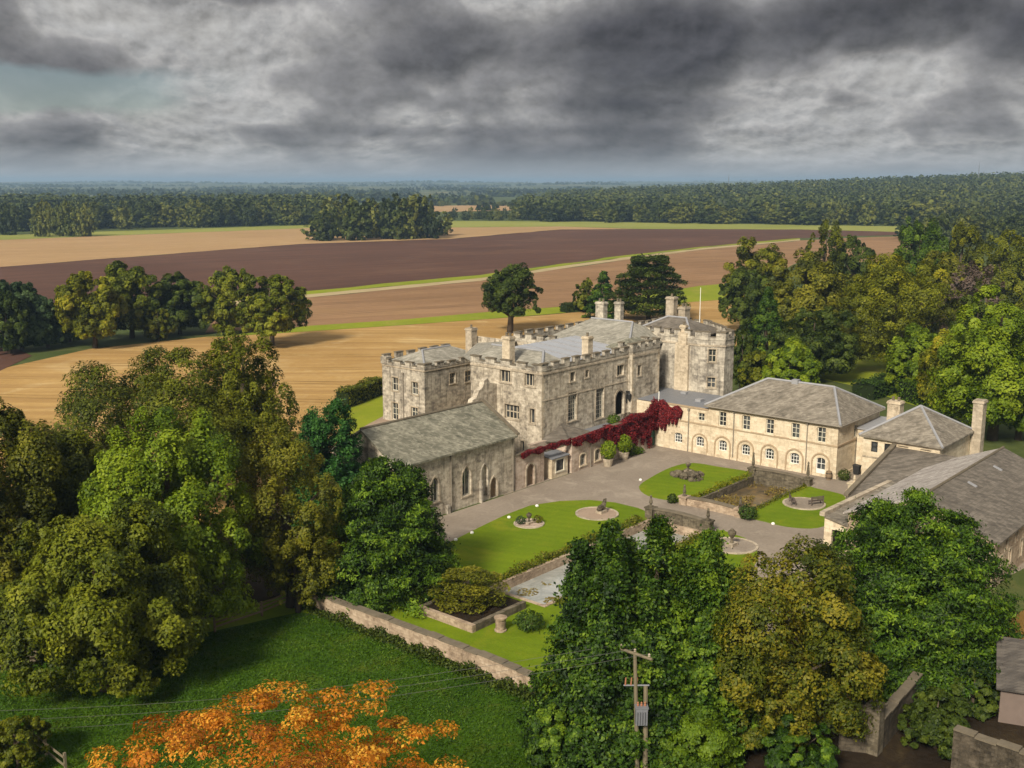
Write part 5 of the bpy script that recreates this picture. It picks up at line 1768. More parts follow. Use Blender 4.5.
mb.box(p[0] - 0.62, p[0] + 0.62, p[1] - 0.62, p[1] + 0.62, 1.5, 1.66)
finial(mb, p[0], p[1], 1.66, 0.8)
mb.build('cap', m_pale, t_)

# reeds and border plants along the ponds
def strip_plants(name, label, x0, x1, y, wid, hgt, n, mat, leaf=0.22, yy=None):
    xs = rng.uniform(x0, x1, n)
    hh = hgt * (0.45 + 0.55 * np.abs(np.sin(xs * 0.9) * np.cos(xs * 0.37 + 1)))
    q = np.stack([xs, y + rng.normal(0, wid, n), 0.03 + rng.uniform(0, 1, n) * hh], 1)
    return scatter_leaves(name, q, unit(rng.normal(0, 1, (n, 3)) + np.array([0, 0, 0.3])), leaf, mat, None, 0.2, kind='stuff', origin=((x0 + x1) / 2, y, 0))


strip_plants('border_plants', 'straggling olive border plants along the far edge of the near pond', -51, -28, 8.3, 0.30, 1.0, 3000, 'rust', 0.2)
strip_plants('border_plants', 'dark straggling plants along the right edge of the near pond', -51, -28, 1.2, 0.3, 0.8, 2400, 'olive', 0.2)
strip_plants('border_plants', 'yellowish border plants between the rockery lawn and the far pond', -18.5, -5.0, 8.3, 0.25, 0.75, 1300, 'yellow', 0.18)
strip_plants('border_plants', 'low brown plants between the far pond and the lawn with benches', -19, -5, 1.3, 0.2, 0.45, 800, 'rust', 0.18)
n = 2600
q = np.stack([rng.uniform(-18.5, -5.6, n), rng.uniform(2.2, 7.4, n), -0.83 + rng.uniform(0, 0.45, n)], 1)
keep = np.sin(q[:, 0] * 0.8) + np.cos(q[:, 1] * 1.1 + q[:, 0] * 0.5) > 0.2
q = q[keep]
scatter_leaves('pond_reeds', q, unit(rng.normal(0, 1, (len(q), 3)) + np.array([0, 0, 0.4])), 0.22, 'reed', None, 0.25, kind='stuff', origin=(-12, 5, -0.85))
n = 900
q = np.stack([rng.uniform(-51.0, -46, n), rng.uniform(2.4, 7.2, n), np.full(n, -0.735)], 1)
q = q[np.sin(q[:, 0] * 1.9) + np.cos(q[:, 1] * 2.1) > 0.5]
scatter_leaves('lily_leaves', q, np.tile([0.0, 0.0, 1.0], (len(q), 1)) + rng.normal(0, 0.05, (len(q), 3)), 0.20, 'reed', None, 0.3, kind='stuff', origin=(-50, 5, -0.74), aspect=0.9)

# stone planter terrace at the near end of the long pond, with a spreading maple
pa, pb = gz(452, 612), gz(486, 634)
pt = thing('planter_terrace', 'low stone planter walls with two piers at the near end of the long pond', 'planter', (-56.5, 5.5, 0))
mb = MB()
mb.box(-59.4, -59.0, 2.6, 8.6, 0, 0.6)
mb.build('front_wall', m_rubble, pt)
mb = MB()
mb.box(-59.0, -53.0, 2.6, 3.0, 0, 0.6)
mb.build('side_wall', m_darkrubble, pt)
mb = MB()
mb.box(-59.0, -53.0, 8.2, 8.6, 0, 0.58)
mb.build('side_wall', m_darkrubble, pt)
mb = MB()
mb.prism([(-59.0, 3.0), (-53.0, 3.0), (-53.0, 8.2), (-59.0, 8.2)], 0, 0.48)
mb.build('bed_soil', g_soil, pt)
for (x, y) in ((-57.6, 1.3), (-53.0, 9.4)):
    mb = MB()
    mb.lathe((x, y, 0), [(0.48, 0), (0.48, 0.12), (0.4, 0.16), (0.4, 0.95), (0.5, 1.0), (0.52, 1.12), (0.3, 1.2)], 14)
    mb.build('pier', m_rubble, pt)
P_, N_, T_ = cedar_pts(31, 4, 1500)
P_ = P_ * np.array([4.0, 3.9, 1.4])
mp = thing('japanese_maple', 'low spreading olive maple over the stone planter by the long pond', 'tree', (-56.2, 6.0, 0.46))
link(bpy.data.objects.new('crown', leaf_mesh('crown', P_, N_, 0.24, T_, m_leaf['rust'])), mp)
tb = MB()
for k in range(5):
    a = k * 1.26
    tb.tube([(0, 0, -0.1), (0.8 * math.cos(a), 0.8 * math.sin(a), 0.9), (2.2 * math.cos(a), 2.2 * math.sin(a), 1.4)], [0.14, 0.09, 0.03], 6)
tb.build('trunk', m_bark, mp, world=False)
bush('purple_shrub', 'dark purple shrub at the left end of the stone planter', (-57.5, 9.8, 0), 1.1, 1.6, 'dark', 700, 0.2)
bush('round_shrub', 'rounded dark green shrub right of the round planter pier', (-56.0, -0.2, 0), 1.15, 1.4, 'hedge', 900, 0.2)

# garden wall between the paddock and the lawn
def run_wall(name, label, pts, h, th, mat, cap, cat='wall', drop=0.0):
    o = thing(name, label, cat, (pts[0][0], pts[0][1], 0))
    mb, cb = MB(), MB()
    for k in range(len(pts) - 1):
        a, b = np.array(pts[k][:2]), np.array(pts[k + 1][:2])
        L = float(np.linalg.norm(b - a))
        d = (b - a) / L
        nrm = np.array([d[1], -d[0]])
        m_ = max(1, int(L / 1.1))
        for j in range(m_):
            hh = h + random.Random(j + 31 * k).uniform(-0.06, 0.06)
            mb.obox(a, d, nrm, L * j / m_, L * (j + 1) / m_ - 0.001, -th / 2, th / 2, -0.2, hh)
            cb.obox(a, d, nrm, L * j / m_, L * (j + 1) / m_ - 0.03, -th / 2 - 0.07, th / 2 + 0.07, hh, hh + 0.12)
    mb.build('wall', mat, o)
    cb.build('coping', cap, o)
    return o


WL = [gz(x, y) for x, y in ((300, 600), (335, 617), (380, 634), (430, 653), (480, 673), (533, 695))]
run_wall('garden_wall', 'long pale rubble wall between the green paddock and the garden', WL, 1.45, 0.5, m_rubble, m_cap)
n = 7000
k = rng.uniform(0, 1, n)
base = np.array([gz(300 + 235 * t, 603 + 95 * t)[:2] for t in np.linspace(0, 1, 40)])
idx = np.minimum((k * 39).astype(int), 38)
fr = (k * 39 - idx)[:, None]
bp = base[idx] * (1 - fr) + base[idx + 1] * fr
hh = 0.25 + 0.75 * np.abs(np.sin(k * 41) * np.cos(k * 17))
q = np.stack([bp[:, 0] - np.abs(rng.normal(0.3, 0.35, n)), bp[:, 1] - 0.2 + rng.normal(0, 0.2, n), rng.uniform(0, 1, n) * hh], 1)
scatter_leaves('nettle_undergrowth', q, unit(rng.normal(0, 1, (n, 3)) + np.array([0, 0, 0.5])), 0.2, 'dark', None, 0.2, kind='stuff', origin=(base[20][0], base[20][1], 0))


def rail_fence(label, pts, h=1.15, mat=m_wood, rails=(0.45, 0.8, 1.1), name='rail_fence'):
    o = thing(name, label, 'fence', (pts[0][0], pts[0][1], 0))
    rb_ = MB()
    for k in range(len(pts) - 1):
        a, b = np.array(pts[k][:2]), np.array(pts[k + 1][:2])
        L = float(np.linalg.norm(b - a))
        d = (b - a) / L
        nrm = np.array([d[1], -d[0]])
        m_ = max(1, int(L / 2.2))
        for j in range(m_ + (k == len(pts) - 2)):
            pb_ = MB()
            u = L * j / m_
            pb_.obox(a, d, nrm, u - 0.07, u + 0.07, -0.07, 0.07, -0.2, h + 0.08)
            pb_.build('post', mat, o)
        for z in rails:
            rb_.obox(a, d, nrm, -0.05, L + 0.05, 0.072, 0.12, z - 0.07, z + 0.07)
    rb_.build('rails', mat, o)
    return o


rail_fence('weathered rail fence at the left edge below the spreading ash', [gz(-12, 673), gz(64, 661)], mat=m_polewood)
rail_fence('brown rail fence in the shade between the ash and the garden wall', [gz(215, 632), gz(262, 616), gz(296, 602)], mat=m_wood)
rail_fence('short sloping fence in the bottom left corner', [gz(28, 742), gz(66, 772)], mat=m_polewood, rails=(0.5, 1.0))

# gate walls and sheds at the bottom right
g1, g2, g3 = gz(838, 748), gz(873, 752), gz(916, 702)
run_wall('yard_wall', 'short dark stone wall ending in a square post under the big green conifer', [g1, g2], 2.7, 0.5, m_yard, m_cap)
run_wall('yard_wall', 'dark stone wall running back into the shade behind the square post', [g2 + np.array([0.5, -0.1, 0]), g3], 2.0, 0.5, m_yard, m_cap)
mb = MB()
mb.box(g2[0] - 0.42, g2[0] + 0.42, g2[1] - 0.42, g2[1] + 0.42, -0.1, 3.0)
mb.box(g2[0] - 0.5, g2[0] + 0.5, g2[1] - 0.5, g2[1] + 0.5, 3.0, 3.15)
o = mb.build('gate_post', m_darkrubble)  # dark rubble chosen here so the stone colour carries the corner's shade
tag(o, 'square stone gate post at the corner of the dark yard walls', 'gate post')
o = MB()
g4 = gz(846, 735)
o.tube([(g4[0], g4[1], -0.1), (g4[0] + 0.05, g4[1], 4.0)], [0.16, 0.12], 8)
tag(o.build('old_post', m_terra), 'tall reddish post beside the dark yard wall', 'post')
g5, g6 = gz(952, 768), gz(1040, 800)
run_wall('corner_wall', 'shade-darkened brown rubble wall with mossy coping in the bottom right corner', [g5, g6], 2.5, 0.5, m_yard, m_cap)
# small shed by the frame's right edge: pinkish boards, dark slates
sp = gz(998, 722)
sd = thing('board_shed', 'small pinkish shed with dark slate roof in the bottom right', 'shed', (sp[0], sp[1], 0), None, 0.0)
mb = MB()
X0, Y0 = float(sp[0]), float(sp[1])
dv = (RT * 0.93 - FH * 0.36)[:2]
dv = dv / np.linalg.norm(dv)
pA = np.array([X0, Y0])
pB = pA + dv * 6.0
nb = np.array([-dv[1], dv[0]])
pC, pD = pB + nb * 5.5, pA + nb * 5.5
Wsh = Wall(mb, pA, pB, 0, 2.6, [((4.2,), 0.05, 1.0, 2.0, RECT)], 0.15)
Wall(mb, pB, pC, 0, 2.6, top=[(5.5, 2.6), (2.75, 4.6), (0, 2.6)])
Wall(mb, pC, pD, 0, 2.6)
Wall(mb, pD, pA, 0, 2.6, top=[(5.5, 2.6), (2.75, 4.6), (0, 2.6)])
mb.build('wall', m_shedwall, sd)
Wsh.door(sd, 0, m_planks)
e = dv * 0.3
f_ = nb * 0.35
mid = nb * 2.75
q3 = lambda p_, z: (float(p_[0]), float(p_[1]), z)
roof_shell('roof', m_slate_black, [[q3(pA - e - f_, 2.45), q3(pB + e - f_, 2.45), q3(pB + e + mid, 4.7), q3(pA - e + mid, 4.7)], [q3(pC + e + f_, 2.45), q3(pD - e + f_, 2.45), q3(pA - e + mid, 4.7), q3(pB + e + mid, 4.7)]], 0.12, sd)

# ------------------------------------------------------------------ power pole and wires
pp = gz(638, 786)
D_ = depth_of(pp)
ptop = CAM[2] + ray(632, 652)[2] * D_ / float(ray(632, 652) @ FH)
tp_ = thing('power_pole', 'twin timber power pole with crossarm and grey transformer at the bottom of the frame', 'utility pole', pp)
wv, fv = RT, FH
mb = MB()
mb.tube([(0, 0, -0.5), (-0.35 * RT[0], -0.35 * RT[1], ptop)], [0.14, 0.10], 8)
mb.build('pole', m_polewood, tp_, world=False)
mb = MB()
mb.tube([tuple(RT * 0.42 + np.array([0, 0, -0.5])), tuple(RT * 0.30 + np.array([0, 0, ptop - 2.0]))], [0.16, 0.12], 8)
mb.build('stay_pole', m_polewood, tp_, world=False)


def pbar(a, b, r):
    q = MB()
    q.tube([a, b], r, 6)
    return q


arm = unit(RT * 0.75 - FH * 0.65)
c0 = np.array([-0.35 * RT[0], -0.35 * RT[1], ptop - 0.1])
pbar(tuple(c0 - arm * 1.0), tuple(c0 + arm * 1.15), 0.09).build('crossarm', m_polewood, tp_, world=False)
c1 = np.array([0, 0, ptop - 2.0])
pbar(tuple(c1 - RT * 0.95), tuple(c1 + RT * 0.5), 0.05).build('fuse_bracket', m_steel, tp_, world=False)
for k in range(3):
    q = MB()
    b_ = c0 + arm * (k - 1) * 0.95
    q.lathe(tuple(b_ + np.array([0, 0, 0.08])), [(0.03, 0), (0.08, 0.06), (0.05, 0.1), (0.08, 0.15), (0.03, 0.22)], 8)
    q.build('insulator', m_trim, tp_, world=False)
for k in range(3):
    q = MB()
    b_ = c1 + RT * (-0.85 + 0.32 * k)
    q.tube([tuple(b_), tuple(b_ + np.array([0.05, 0, 0.45]))], [0.05, 0.04], 6)
    q.build('fuse', m_terra, tp_, world=False)
q = MB()
c2 = np.array([0, 0, ptop - 3.6]) - FH * 0.32 + RT * 0.05
q.obox((c2[0], c2[1]), RT[:2], -FH[:2], -0.33, 0.33, -0.22, 0.25, c2[2] - 0.55, c2[2] + 0.45)
q.obox((c2[0], c2[1]), RT[:2], -FH[:2], -0.37, 0.37, -0.26, 0.29, c2[2] + 0.45, c2[2] + 0.52)
for k in range(5):
    u = -0.28 + 0.14 * k
    q.obox((c2[0], c2[1]), RT[:2], -FH[:2], u - 0.025, u + 0.025, 0.25, 0.36, c2[2] - 0.45, c2[2] + 0.3)
tf = q.build('transformer', m_steel, tp_, world=False)
for k in range(3):
    q = MB()
    b_ = c2 + RT * (-0.2 + 0.2 * k) + np.array([0, 0, 0.52])
    q.lathe(tuple(b_), [(0.06, 0), (0.07, 0.08), (0.04, 0.12), (0.06, 0.18), (0.02, 0.25)], 8)
    q.build('bushing', m_terra, tf, world=False)
for k, lab in enumerate(('upper overhead wire running left from the pole', 'middle overhead wire running left from the pole', 'lowest overhead wire running left from the pole')):
    a_ = pp + c0 + arm * (k - 1) * 0.95 + np.array([0, 0, 0.28])
    d_ = ray(-40, (712, 722, 733)[k])
    b_ = CAM + d_ * (62 + 0 * k) / float(d_ @ FH)
    pts = []
    for j in range(15):
        t_ = j / 14
        pts.append(tuple((a_ * (1 - t_) + b_ * t_ - np.array([0, 0, 0.9 * math.sin(math.pi * t_)]) - pp)))
    q = MB()
    q.tube(pts, 0.010, 5)
    o = q.build('overhead_wire', m_wire, None)
    o.location = Vector([float(v) for v in pp])
    tag(o, lab, 'wire', 'overhead wires')

# ------------------------------------------------------------------ trees near the house
T = tree
T('ash_tree', 'broad olive green tree standing nearest the paddock at the left', 106, 508, 196, 690, 'ash', 'round', 1, 3.04, 0.23, 0.04)
T('lime_tree', 'tall lime green domed tree just behind the broad olive one at the left', 178, 414, 172, 632, 'lime', 'dome', 2, 3.04, 0.23, 0.06)
T('chestnut_tree', 'wide dark olive tree with drooping edge against the stubble field', 172, 350, 245, 505, 'olive', 'dome', 3, 2.47, 0.26, 0.08)
T('oak_tree', 'rounded olive tree rising above the wide dark one, left of the teal conifer', 250, 326, 105, 500, 'olive', 'open', 4, 1.90, 0.26, 0.1, tint=0.05)
T('dark_tree', 'dark tree cut by the left edge of the frame', 12, 408, 125, 640, 'rust', 'round', 5, 2.28, 0.23, 0.06, tint=-0.1)
T('brown_tree', 'brownish olive tree between the lime green dome and the bright conifer', 292, 426, 118, 606, 'rust', 'open', 6, 2.09, 0.20, 0.08)
T('hazel_tree', 'small brown thin tree at the left end of the garden wall', 298, 528, 66, 612, 'rust', 'sparse', 7, 1.90, 0.17, 0.1)
T('teal_conifer', 'rounded teal conifer behind the bright one, beside the tower lawn', 328, 404, 84, 532, 'teal', 'multi', 8, 1.6, 0.23, 0.02, cat='conifer')
T('bright_conifer', 'bulky bright green conifer in front of the chapel', 384, 462, 142, 593, 'yew', 'multi', 9, 2.38, 0.23, 0.02, cat='conifer')
T('cypress_tree', 'pointed dark cypress at the left of the group in front of the pond', 607, 530, 152, 750, 'cyp', 'spire', 10, 2.18, 0.21, 0.02, cat='conifer')
T('cypress_tree', 'tallest dark cypress in the middle of the group in front of the pond', 654, 524, 170, 742, 'cyp', 'spire', 11, 2.47, 0.21, 0.02, cat='conifer')
T('cypress_tree', 'dark cypress at the right of the group, touching the golden tree', 704, 536, 140, 735, 'cyp', 'spire', 12, 1.90, 0.21, 0.02, cat='conifer', tint=0.04)
T('golden_tree', 'olive gold leafy tree between the cypresses and the wide green conifer', 782, 540, 184, 740, 'gold', 'open', 13, 3.23, 0.20, 0.03)
T('wide_conifer', 'wide dense green conifer in front of the long barn', 907, 496, 200, 668, 'yew', 'multi', 14, 3.04, 0.23, 0.02, cat='conifer', tint=-0.03)
T('elder_bush', 'leafy green bush below the cypresses beside the power pole', 690, 705, 90, 768, 'green', 'round', 15, 1.33, 0.17, 0.02, cat='bush')
T('elder_bush', 'dark green bush at the lower left of the cypresses', 562, 690, 80, 765, 'cyp', 'round', 16, 1.14, 0.17, 0.02, cat='bush')
T('elder_bush', 'dark bush at the foot of the wide conifer by the yard walls', 935, 690, 70, 748, 'dark', 'round', 36, 0.8, 0.2, 0.02, cat='bush')
T('elder_bush', 'low dark bush at the bottom edge left of the yard walls', 800, 722, 76, 775, 'cyp', 'round', 37, 0.8, 0.2, 0.02, cat='bush')
T('elder_bush', 'olive bush between the board shed and the wide conifer', 972, 672, 50, 715, 'dark', 'open', 38, 0.7, 0.2, 0.02, cat='bush')
T('shade_tree', 'shadowy olive tree between the dark edge tree and the lime dome', 72, 436, 104, 606, 'olive', 'round', 39, 1.8, 0.24, 0.04)
T('elder_bush', 'pale green bush in the bottom left corner', 18, 716, 70, 768, 'olive', 'open', 17, 0.95, 0.15, 0.02, cat='bush')
T('orange_tree', 'bright orange autumn tree at the bottom edge of the frame', 0, 0, 0, 0, 'orange', 'tufted', 18, 4.18, 0.15, 0.30, base=cxy(-10.2, 41.0), dims=(12.1, 20.0), trunk_r=0.25)

# middle distance, left of the house
T('field_tree', 'yellowish tree with visible trunk at the left edge of the stubble field', 95, 272, 66, 348, 'yellow', 'round', 20, 1.28, 0.58, 0.10, tint=0.0)
T('field_tree', 'dark dense tree right behind the yellowish field tree', 132, 262, 72, 338, 'ash', 'round', 21, 1.28, 0.58, 0.05)
T('field_tree', 'dark broad tree between the yellowish tree and the shrubs', 180, 275, 66, 334, 'dark', 'dome', 22, 1.28, 0.58, 0.05, tint=0.08)
T('field_tree', 'olive tree with pale shoulder, left of the dark trunked tree', 231, 268, 62, 333, 'ash', 'open', 23, 1.28, 0.58, 0.04)
T('field_tree', 'dark olive tree standing out in the stubble with trunk showing', 272, 275, 78, 346, 'ash', 'round', 24, 0.96, 0.55, 0.14, tint=-0.03)
T('field_shrub', 'small rounded olive shrub between the field trees', 159, 307, 30, 341, 'olive', 'round', 25, 0.32, 0.47, 0.02, cat='shrub')
for k, (x, y, wv_, yb, mt) in enumerate(((-8, 268, 46, 352, 'blue'), (22, 282, 44, 350, 'blue'), (48, 296, 44, 348, 'blue'), (10, 290, 40, 354, 'dark'), (70, 300, 34, 342, 'green'))):
    T('willow_tree', ('blue green tree cut by the left frame edge above the stubble', 'blue green tree second from the frame edge by the stubble', 'blue grey bushy tree just left of the yellowish field tree', 'dark low tree in front of the blue green ones at the left edge', 'small green tree at the foot of the yellowish field tree')[k], x, y, wv_, yb, mt, 'round', 26 + k, 0.8, 0.56, 0.02)
T('lone_tree', 'lone dark round tree on a bare trunk in the field behind the house', 510, 265, 62, 333, 'dark', 'dome', 32, 0.96, 0.43, 0.24, trunk_r=0.6, tint=0.06)
T('cedar_tree', 'dark spreading cedar with layered branches behind the tall chimneys', 648, 256, 86, 320, 'dark', 'cedar', 33, 2.56, 0.55, 0.02, cat='cedar', tint=0.05)
T('dark_conifer', 'slim dark conifer at the left foot of the cedar', 603, 272, 38, 318, 'cyp', 'cone', 34, 0.64, 0.47, 0.02, cat='conifer')
T('cedar_shrub', 'small olive tree at the left end of the cedar group', 584, 278, 26, 312, 'olive', 'round', 35, 0.32, 0.47, 0.05)
# hedges
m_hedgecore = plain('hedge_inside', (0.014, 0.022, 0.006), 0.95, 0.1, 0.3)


def hedge(label, a, b, w_, h, mat='hedge', n=2500):
    a, b = np.array(a, float)[:2], np.array(b, float)[:2]
    L = np.linalg.norm(b - a)
    d = (b - a) / L
    nr = np.array([d[1], -d[0]])
    u, v_, z = rng.uniform(0, L, n), rng.uniform(-1, 1, n), rng.uniform(0, 1, n)
    f = rng.integers(0, 3, n)
    v_ = np.where(f == 0, np.sign(v_) * 1.0, v_)
    z = np.where(f == 1, 1.0, z)
    hh = h * (1 + 0.08 * np.sin(u * 0.8))
    q = np.stack([a[0] + d[0] * u + nr[0] * v_ * w_ / 2, a[1] + d[1] * u + nr[1] * v_ * w_ / 2, z * hh], 1) + rng.normal(0, 0.1, (n, 3))
    N_ = np.stack([nr[0] * np.sign(v_) * (f == 0), nr[1] * np.sign(v_) * (f == 0), 0.35 + (f == 1)], 1) + rng.normal(0, 0.4, (n, 3))
    q[:, 2] = np.maximum(q[:, 2], 0.05)
    o = thing('hedge', label, 'hedge', (*((a + b) / 2), 0))
    scatter_leaves('foliage', q - np.array([*((a + b) / 2), 0]), unit(N_), 0.4, mat, o)
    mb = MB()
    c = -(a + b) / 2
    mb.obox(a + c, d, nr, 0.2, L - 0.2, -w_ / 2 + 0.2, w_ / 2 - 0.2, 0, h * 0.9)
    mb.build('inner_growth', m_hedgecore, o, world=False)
    return o


hedge('clipped dark hedge on the bright lawn beyond the stable roof', gz(862, 399), gz(893, 389), 4.0, 2.4)
hedge('low dark hedge in the bright strip beside the cedar', gz(563, 312.5), gz(590, 310), 3.0, 2.2, 'dark')
hedge('rough yellow green hedge in front of the grassy tower lawn', gz(342, 408), gz(383, 392), 2.5, 2.6, 'olive')
hedge('green hedge along the ridge of the lawn behind the lodge', gz(905, 398), gz(960, 418), 3.0, 3.0, 'green')

# the wooded garden at the right
RG = [
    ('autumn_tree', 'golden topped tree beside the ploughed field, left end of the right hand wood', 752, 238, 62, 318, 'yellow', 'round', 0.6, 0.0),
    ('garden_tree', 'dark olive tree below the golden topped one', 745, 268, 56, 330, 'dark', 'round', 0.5, 0.12),
    ('garden_tree', 'tall dark olive tree standing highest against the brown field', 823, 221, 40, 312, 'olive', 'open', 0.5, -0.04),
    ('garden_tree', 'dark rounded tree right of the highest one', 853, 236, 46, 312, 'dark', 'round', 0.5, 0.1),
    ('garden_tree', 'dark green round tree at the edge of the far pale field', 917, 219, 54, 305, 'green', 'dome', 0.5, -0.05),
    ('garden_tree', 'olive yellow tree between the dark round tree and the frame edge', 959, 224, 44, 305, 'yellow', 'round', 0.5, -0.2),
    ('garden_tree', 'broad olive tree at the right frame edge below the far wood', 1003, 230, 66, 318, 'olive', 'dome', 0.6, 0.05),
    ('garden_tree', 'big rusty green tree in the middle of the garden wood', 803, 252, 92, 352, 'rust', 'round', 0.8, 0.0),
    ('dark_conifer', 'dark pointed conifer among the garden trees', 765, 288, 44, 366, 'cyp', 'cone', 0.6, -0.12),
    ('garden_tree', 'dark shadowy tree in front of the rusty green one', 812, 308, 92, 380, 'dark', 'round', 0.8, 0.06),
    ('garden_tree', 'large yellow green tree in the middle of the right hand wood', 893, 256, 122, 372, 'yellow', 'round', 1.0, -0.1),
    ('garden_tree', 'blue grey tree at the right of the large yellow green one', 972, 296, 74, 388, 'dark', 'round', 0.6, 0.16),
    ('garden_tree', 'bare looking purple grey tree near the right frame edge', 968, 262, 62, 352, 'purple', 'sparse', 0.8, 0.0),
    ('young_tree', 'small bright lime tree close behind the stable roof', 788, 340, 54, 398, 'lime', 'round', 0.6, 0.05),
    ('young_tree', 'lime yellow tree left of the tall one behind the lodge', 912, 326, 62, 396, 'lime', 'round', 0.7, 0.0),
    ('young_tree', 'yellow leaved tree between the lime tree and the tall one', 944, 330, 56, 412, 'yellow', 'open', 0.7, 0.1),
    ('tall_lime_tree', 'tall bright lime green tree behind the barn at the right edge', 992, 288, 122, 440, 'lime', 'dome', 1.4, 0.0),
    ('garden_tree', 'small dark tree pressed against the far castle tower', 741, 322, 26, 392, 'dark', 'round', 0.3, 0.05),
    ('garden_tree', 'olive bush at the foot of the pointed conifer', 755, 350, 36, 396, 'olive', 'round', 0.3, 0.1),
    ('garden_tree', 'dark green tree behind the tall lime green one', 1018, 340, 60, 440, 'green', 'round', 0.6, 0.0),
    ('garden_tree', 'olive tree on the skyline of the garden wood, right of centre', 875, 262, 50, 330, 'olive', 'round', 0.5, 0.0),
    ('garden_tree', 'rusty olive tree below the far pale field', 940, 252, 56, 335, 'rust', 'round', 0.5, 0.0),
]
for k, (nm, lab, x, y, wv_, yb, mt, kd, dn, ti) in enumerate(RG):
    T(nm, lab, x, y, wv_, yb, mt, kd, 40 + k, dn * 1.6, 0.50 if yb < 360 else 0.36, 0.05, tint=ti, cat='conifer' if 'conifer' in nm else 'tree')

# ------------------------------------------------------------------ far woods, hills
def hill_z(X, D):
    ang = X / D
    right = np.clip((ang - 0.02) / 0.45, 0, 1.3) * 34.0 * np.clip((D - 1000) / 800, 0, 1) * np.clip(1.0 - (D - 2300) / 2500, 0.25, 1)
    farr = 30.0 * np.clip((D - 2600) / 6400, 0, 1) + 5.0 * np.sin(ang * 21 + D * 0.0011) * np.clip((D - 2600) / 3000, 0, 1) + 3.0 * np.sin(ang * 47 - D * 0.0023) * np.clip((D - 2600) / 3000, 0, 1)
    return right + np.maximum(farr, 0) - 0.6


Ds = np.concatenate([np.linspace(1000, 2600, 20), np.geomspace(2750, 10200, 34)])
As = np.linspace(-0.62, 0.62, 110)
V, Fc = [], []
for D in Ds:
    for a in As:
        V.append(tuple(cxy(a * D, D, float(hill_z(np.array(a * D), np.array(D))))))
for i in range(len(Ds) - 1):
    for j in range(len(As) - 1):
        o_ = i * len(As) + j
        Fc.append((o_, o_ + 1, o_ + len(As) + 1, o_ + len(As)))
me = bpy.data.meshes.new('hills')
me.from_pydata(V, [], Fc)
me.materials.append(g_hill)
me.polygons.foreach_set('use_smooth', [True] * len(Fc))
me.update()
for p_ in me.polygons:
    if p_.normal.z < 0:
        p_.flip()
tag(link(bpy.data.objects.new('hills', me)), kind='structure')

# tree shapes shared by the far individuals
far_shapes = []
for k in range(6):
    P_, N_, T_, _ = broad_pts(11, 9, 20, 0, 200 + k, base=0.03)
    P2_, N2_, T2_, _ = broad_pts(8, 6, 12, 0, 300 + k, base=0.02)
    P_, N_, T_ = np.concatenate([P_, P2_ * np.array([0.92, 0.92, 0.55])]), np.concatenate([N_, N2_]), 0.5 + 0.45 * (np.concatenate([T_, T2_ - 0.05]) - 0.5)
    P_ = P_ * np.array([0.5, 0.5, 0.5])
    far_shapes.append(leaf_mesh('tree', P_, N_, rng.uniform(0.8, 1.3, len(P_)) * 0.085, T_, m_leaf['far'], 0.8))
tmb = MB()
tmb.tube([(0, 0, -0.02), (0.01, 0, 0.3), (0, 0, 0.7)], [0.02, 0.014, 0.005], 6)
tk = tmb.build('trunk', m_bark, None, world=False)
far_trunk = tk.data
bpy.data.objects.remove(tk)


def far_tree(name, label, group, X, D, W, H, z=0.0):
    o = bpy.data.objects.new(name, far_shapes[int(rng.integers(0, 6))])
    P_ = cxy(X, D, z)
    o.location = Vector([float(v) for v in P_])
    o.rotation_euler = (0, 0, float(rng.uniform(0, 6.28)))
    o.scale = (W, W, H)
    link(o)
    tag(o, label, 'tree', group)
    link(bpy.data.objects.new('trunk', far_trunk), o)


def px_tree(name, label, group, x, yb, ytop, wpx):
    P_ = gz(x, yb)
    D = depth_of(P_)
    X = float((P_ - CAM) @ RT)
    d = ray(x, ytop)
    H = CAM[2] + d[2] * D / float(d @ FH)
    far_tree(name, label, group, X, D, wpx / FOC * D, H)


R2 = random.Random(5)
for k in range(26):
    t_ = k / 25
    x = 318 + 120 * t_
    px_tree('copse_tree', 'tree in the tight dark copse standing alone in the pale field', 'trees of the dark copse', x + R2.uniform(-4, 4), 241 - 3 * t_ + R2.uniform(-6, 0.5), 200 + R2.uniform(-6, 8) + (12 if t_ > 0.93 or t_ < 0.05 else 0), R2.uniform(20, 36))
for k in range(7):
    px_tree('field_edge_tree', 'tree of the small dark row standing forward of the far wood at the left', 'dark trees before the left wood', 38 + k * 8.5 + R2.uniform(-2, 2), 236.5 + R2.uniform(-2, 0.5), 201 + R2.uniform(-2, 8), R2.uniform(14, 20))
px_tree('field_edge_tree', 'single dark tree at the left frame edge before the far wood', 'dark trees before the left wood', 6, 235, 203, 22)
for k in range(74):
    t_ = k / 73
    px_tree('wood_edge_tree', 'tree along the front edge of the far left wood', 'front trees of the left wood', -10 + 355 * t_ + R2.uniform(-3, 3), 232 - 8 * t_ + R2.uniform(-2.0, 0.3), 206 - 3 * t_ + R2.uniform(-5, 5), R2.uniform(16, 30))
for k in range(16):
    t_ = k / 15
    px_tree('distant_tree', 'small dark tree in the line beyond the field between the woods', 'trees between the woods', 446 + 76 * t_ + R2.uniform(-2, 2), 219.5 + R2.uniform(-1, 1), 209 + R2.uniform(-3, 4), R2.uniform(7, 13))
for k in range(14):
    px_tree('distant_tree', 'tiny tree in the furthest line between the woods', 'furthest trees between the woods', 425 + 8 * k + R2.uniform(-2, 2), 206 + R2.uniform(-0.5, 0.5), 200 + R2.uniform(-2, 2), R2.uniform(6, 10))
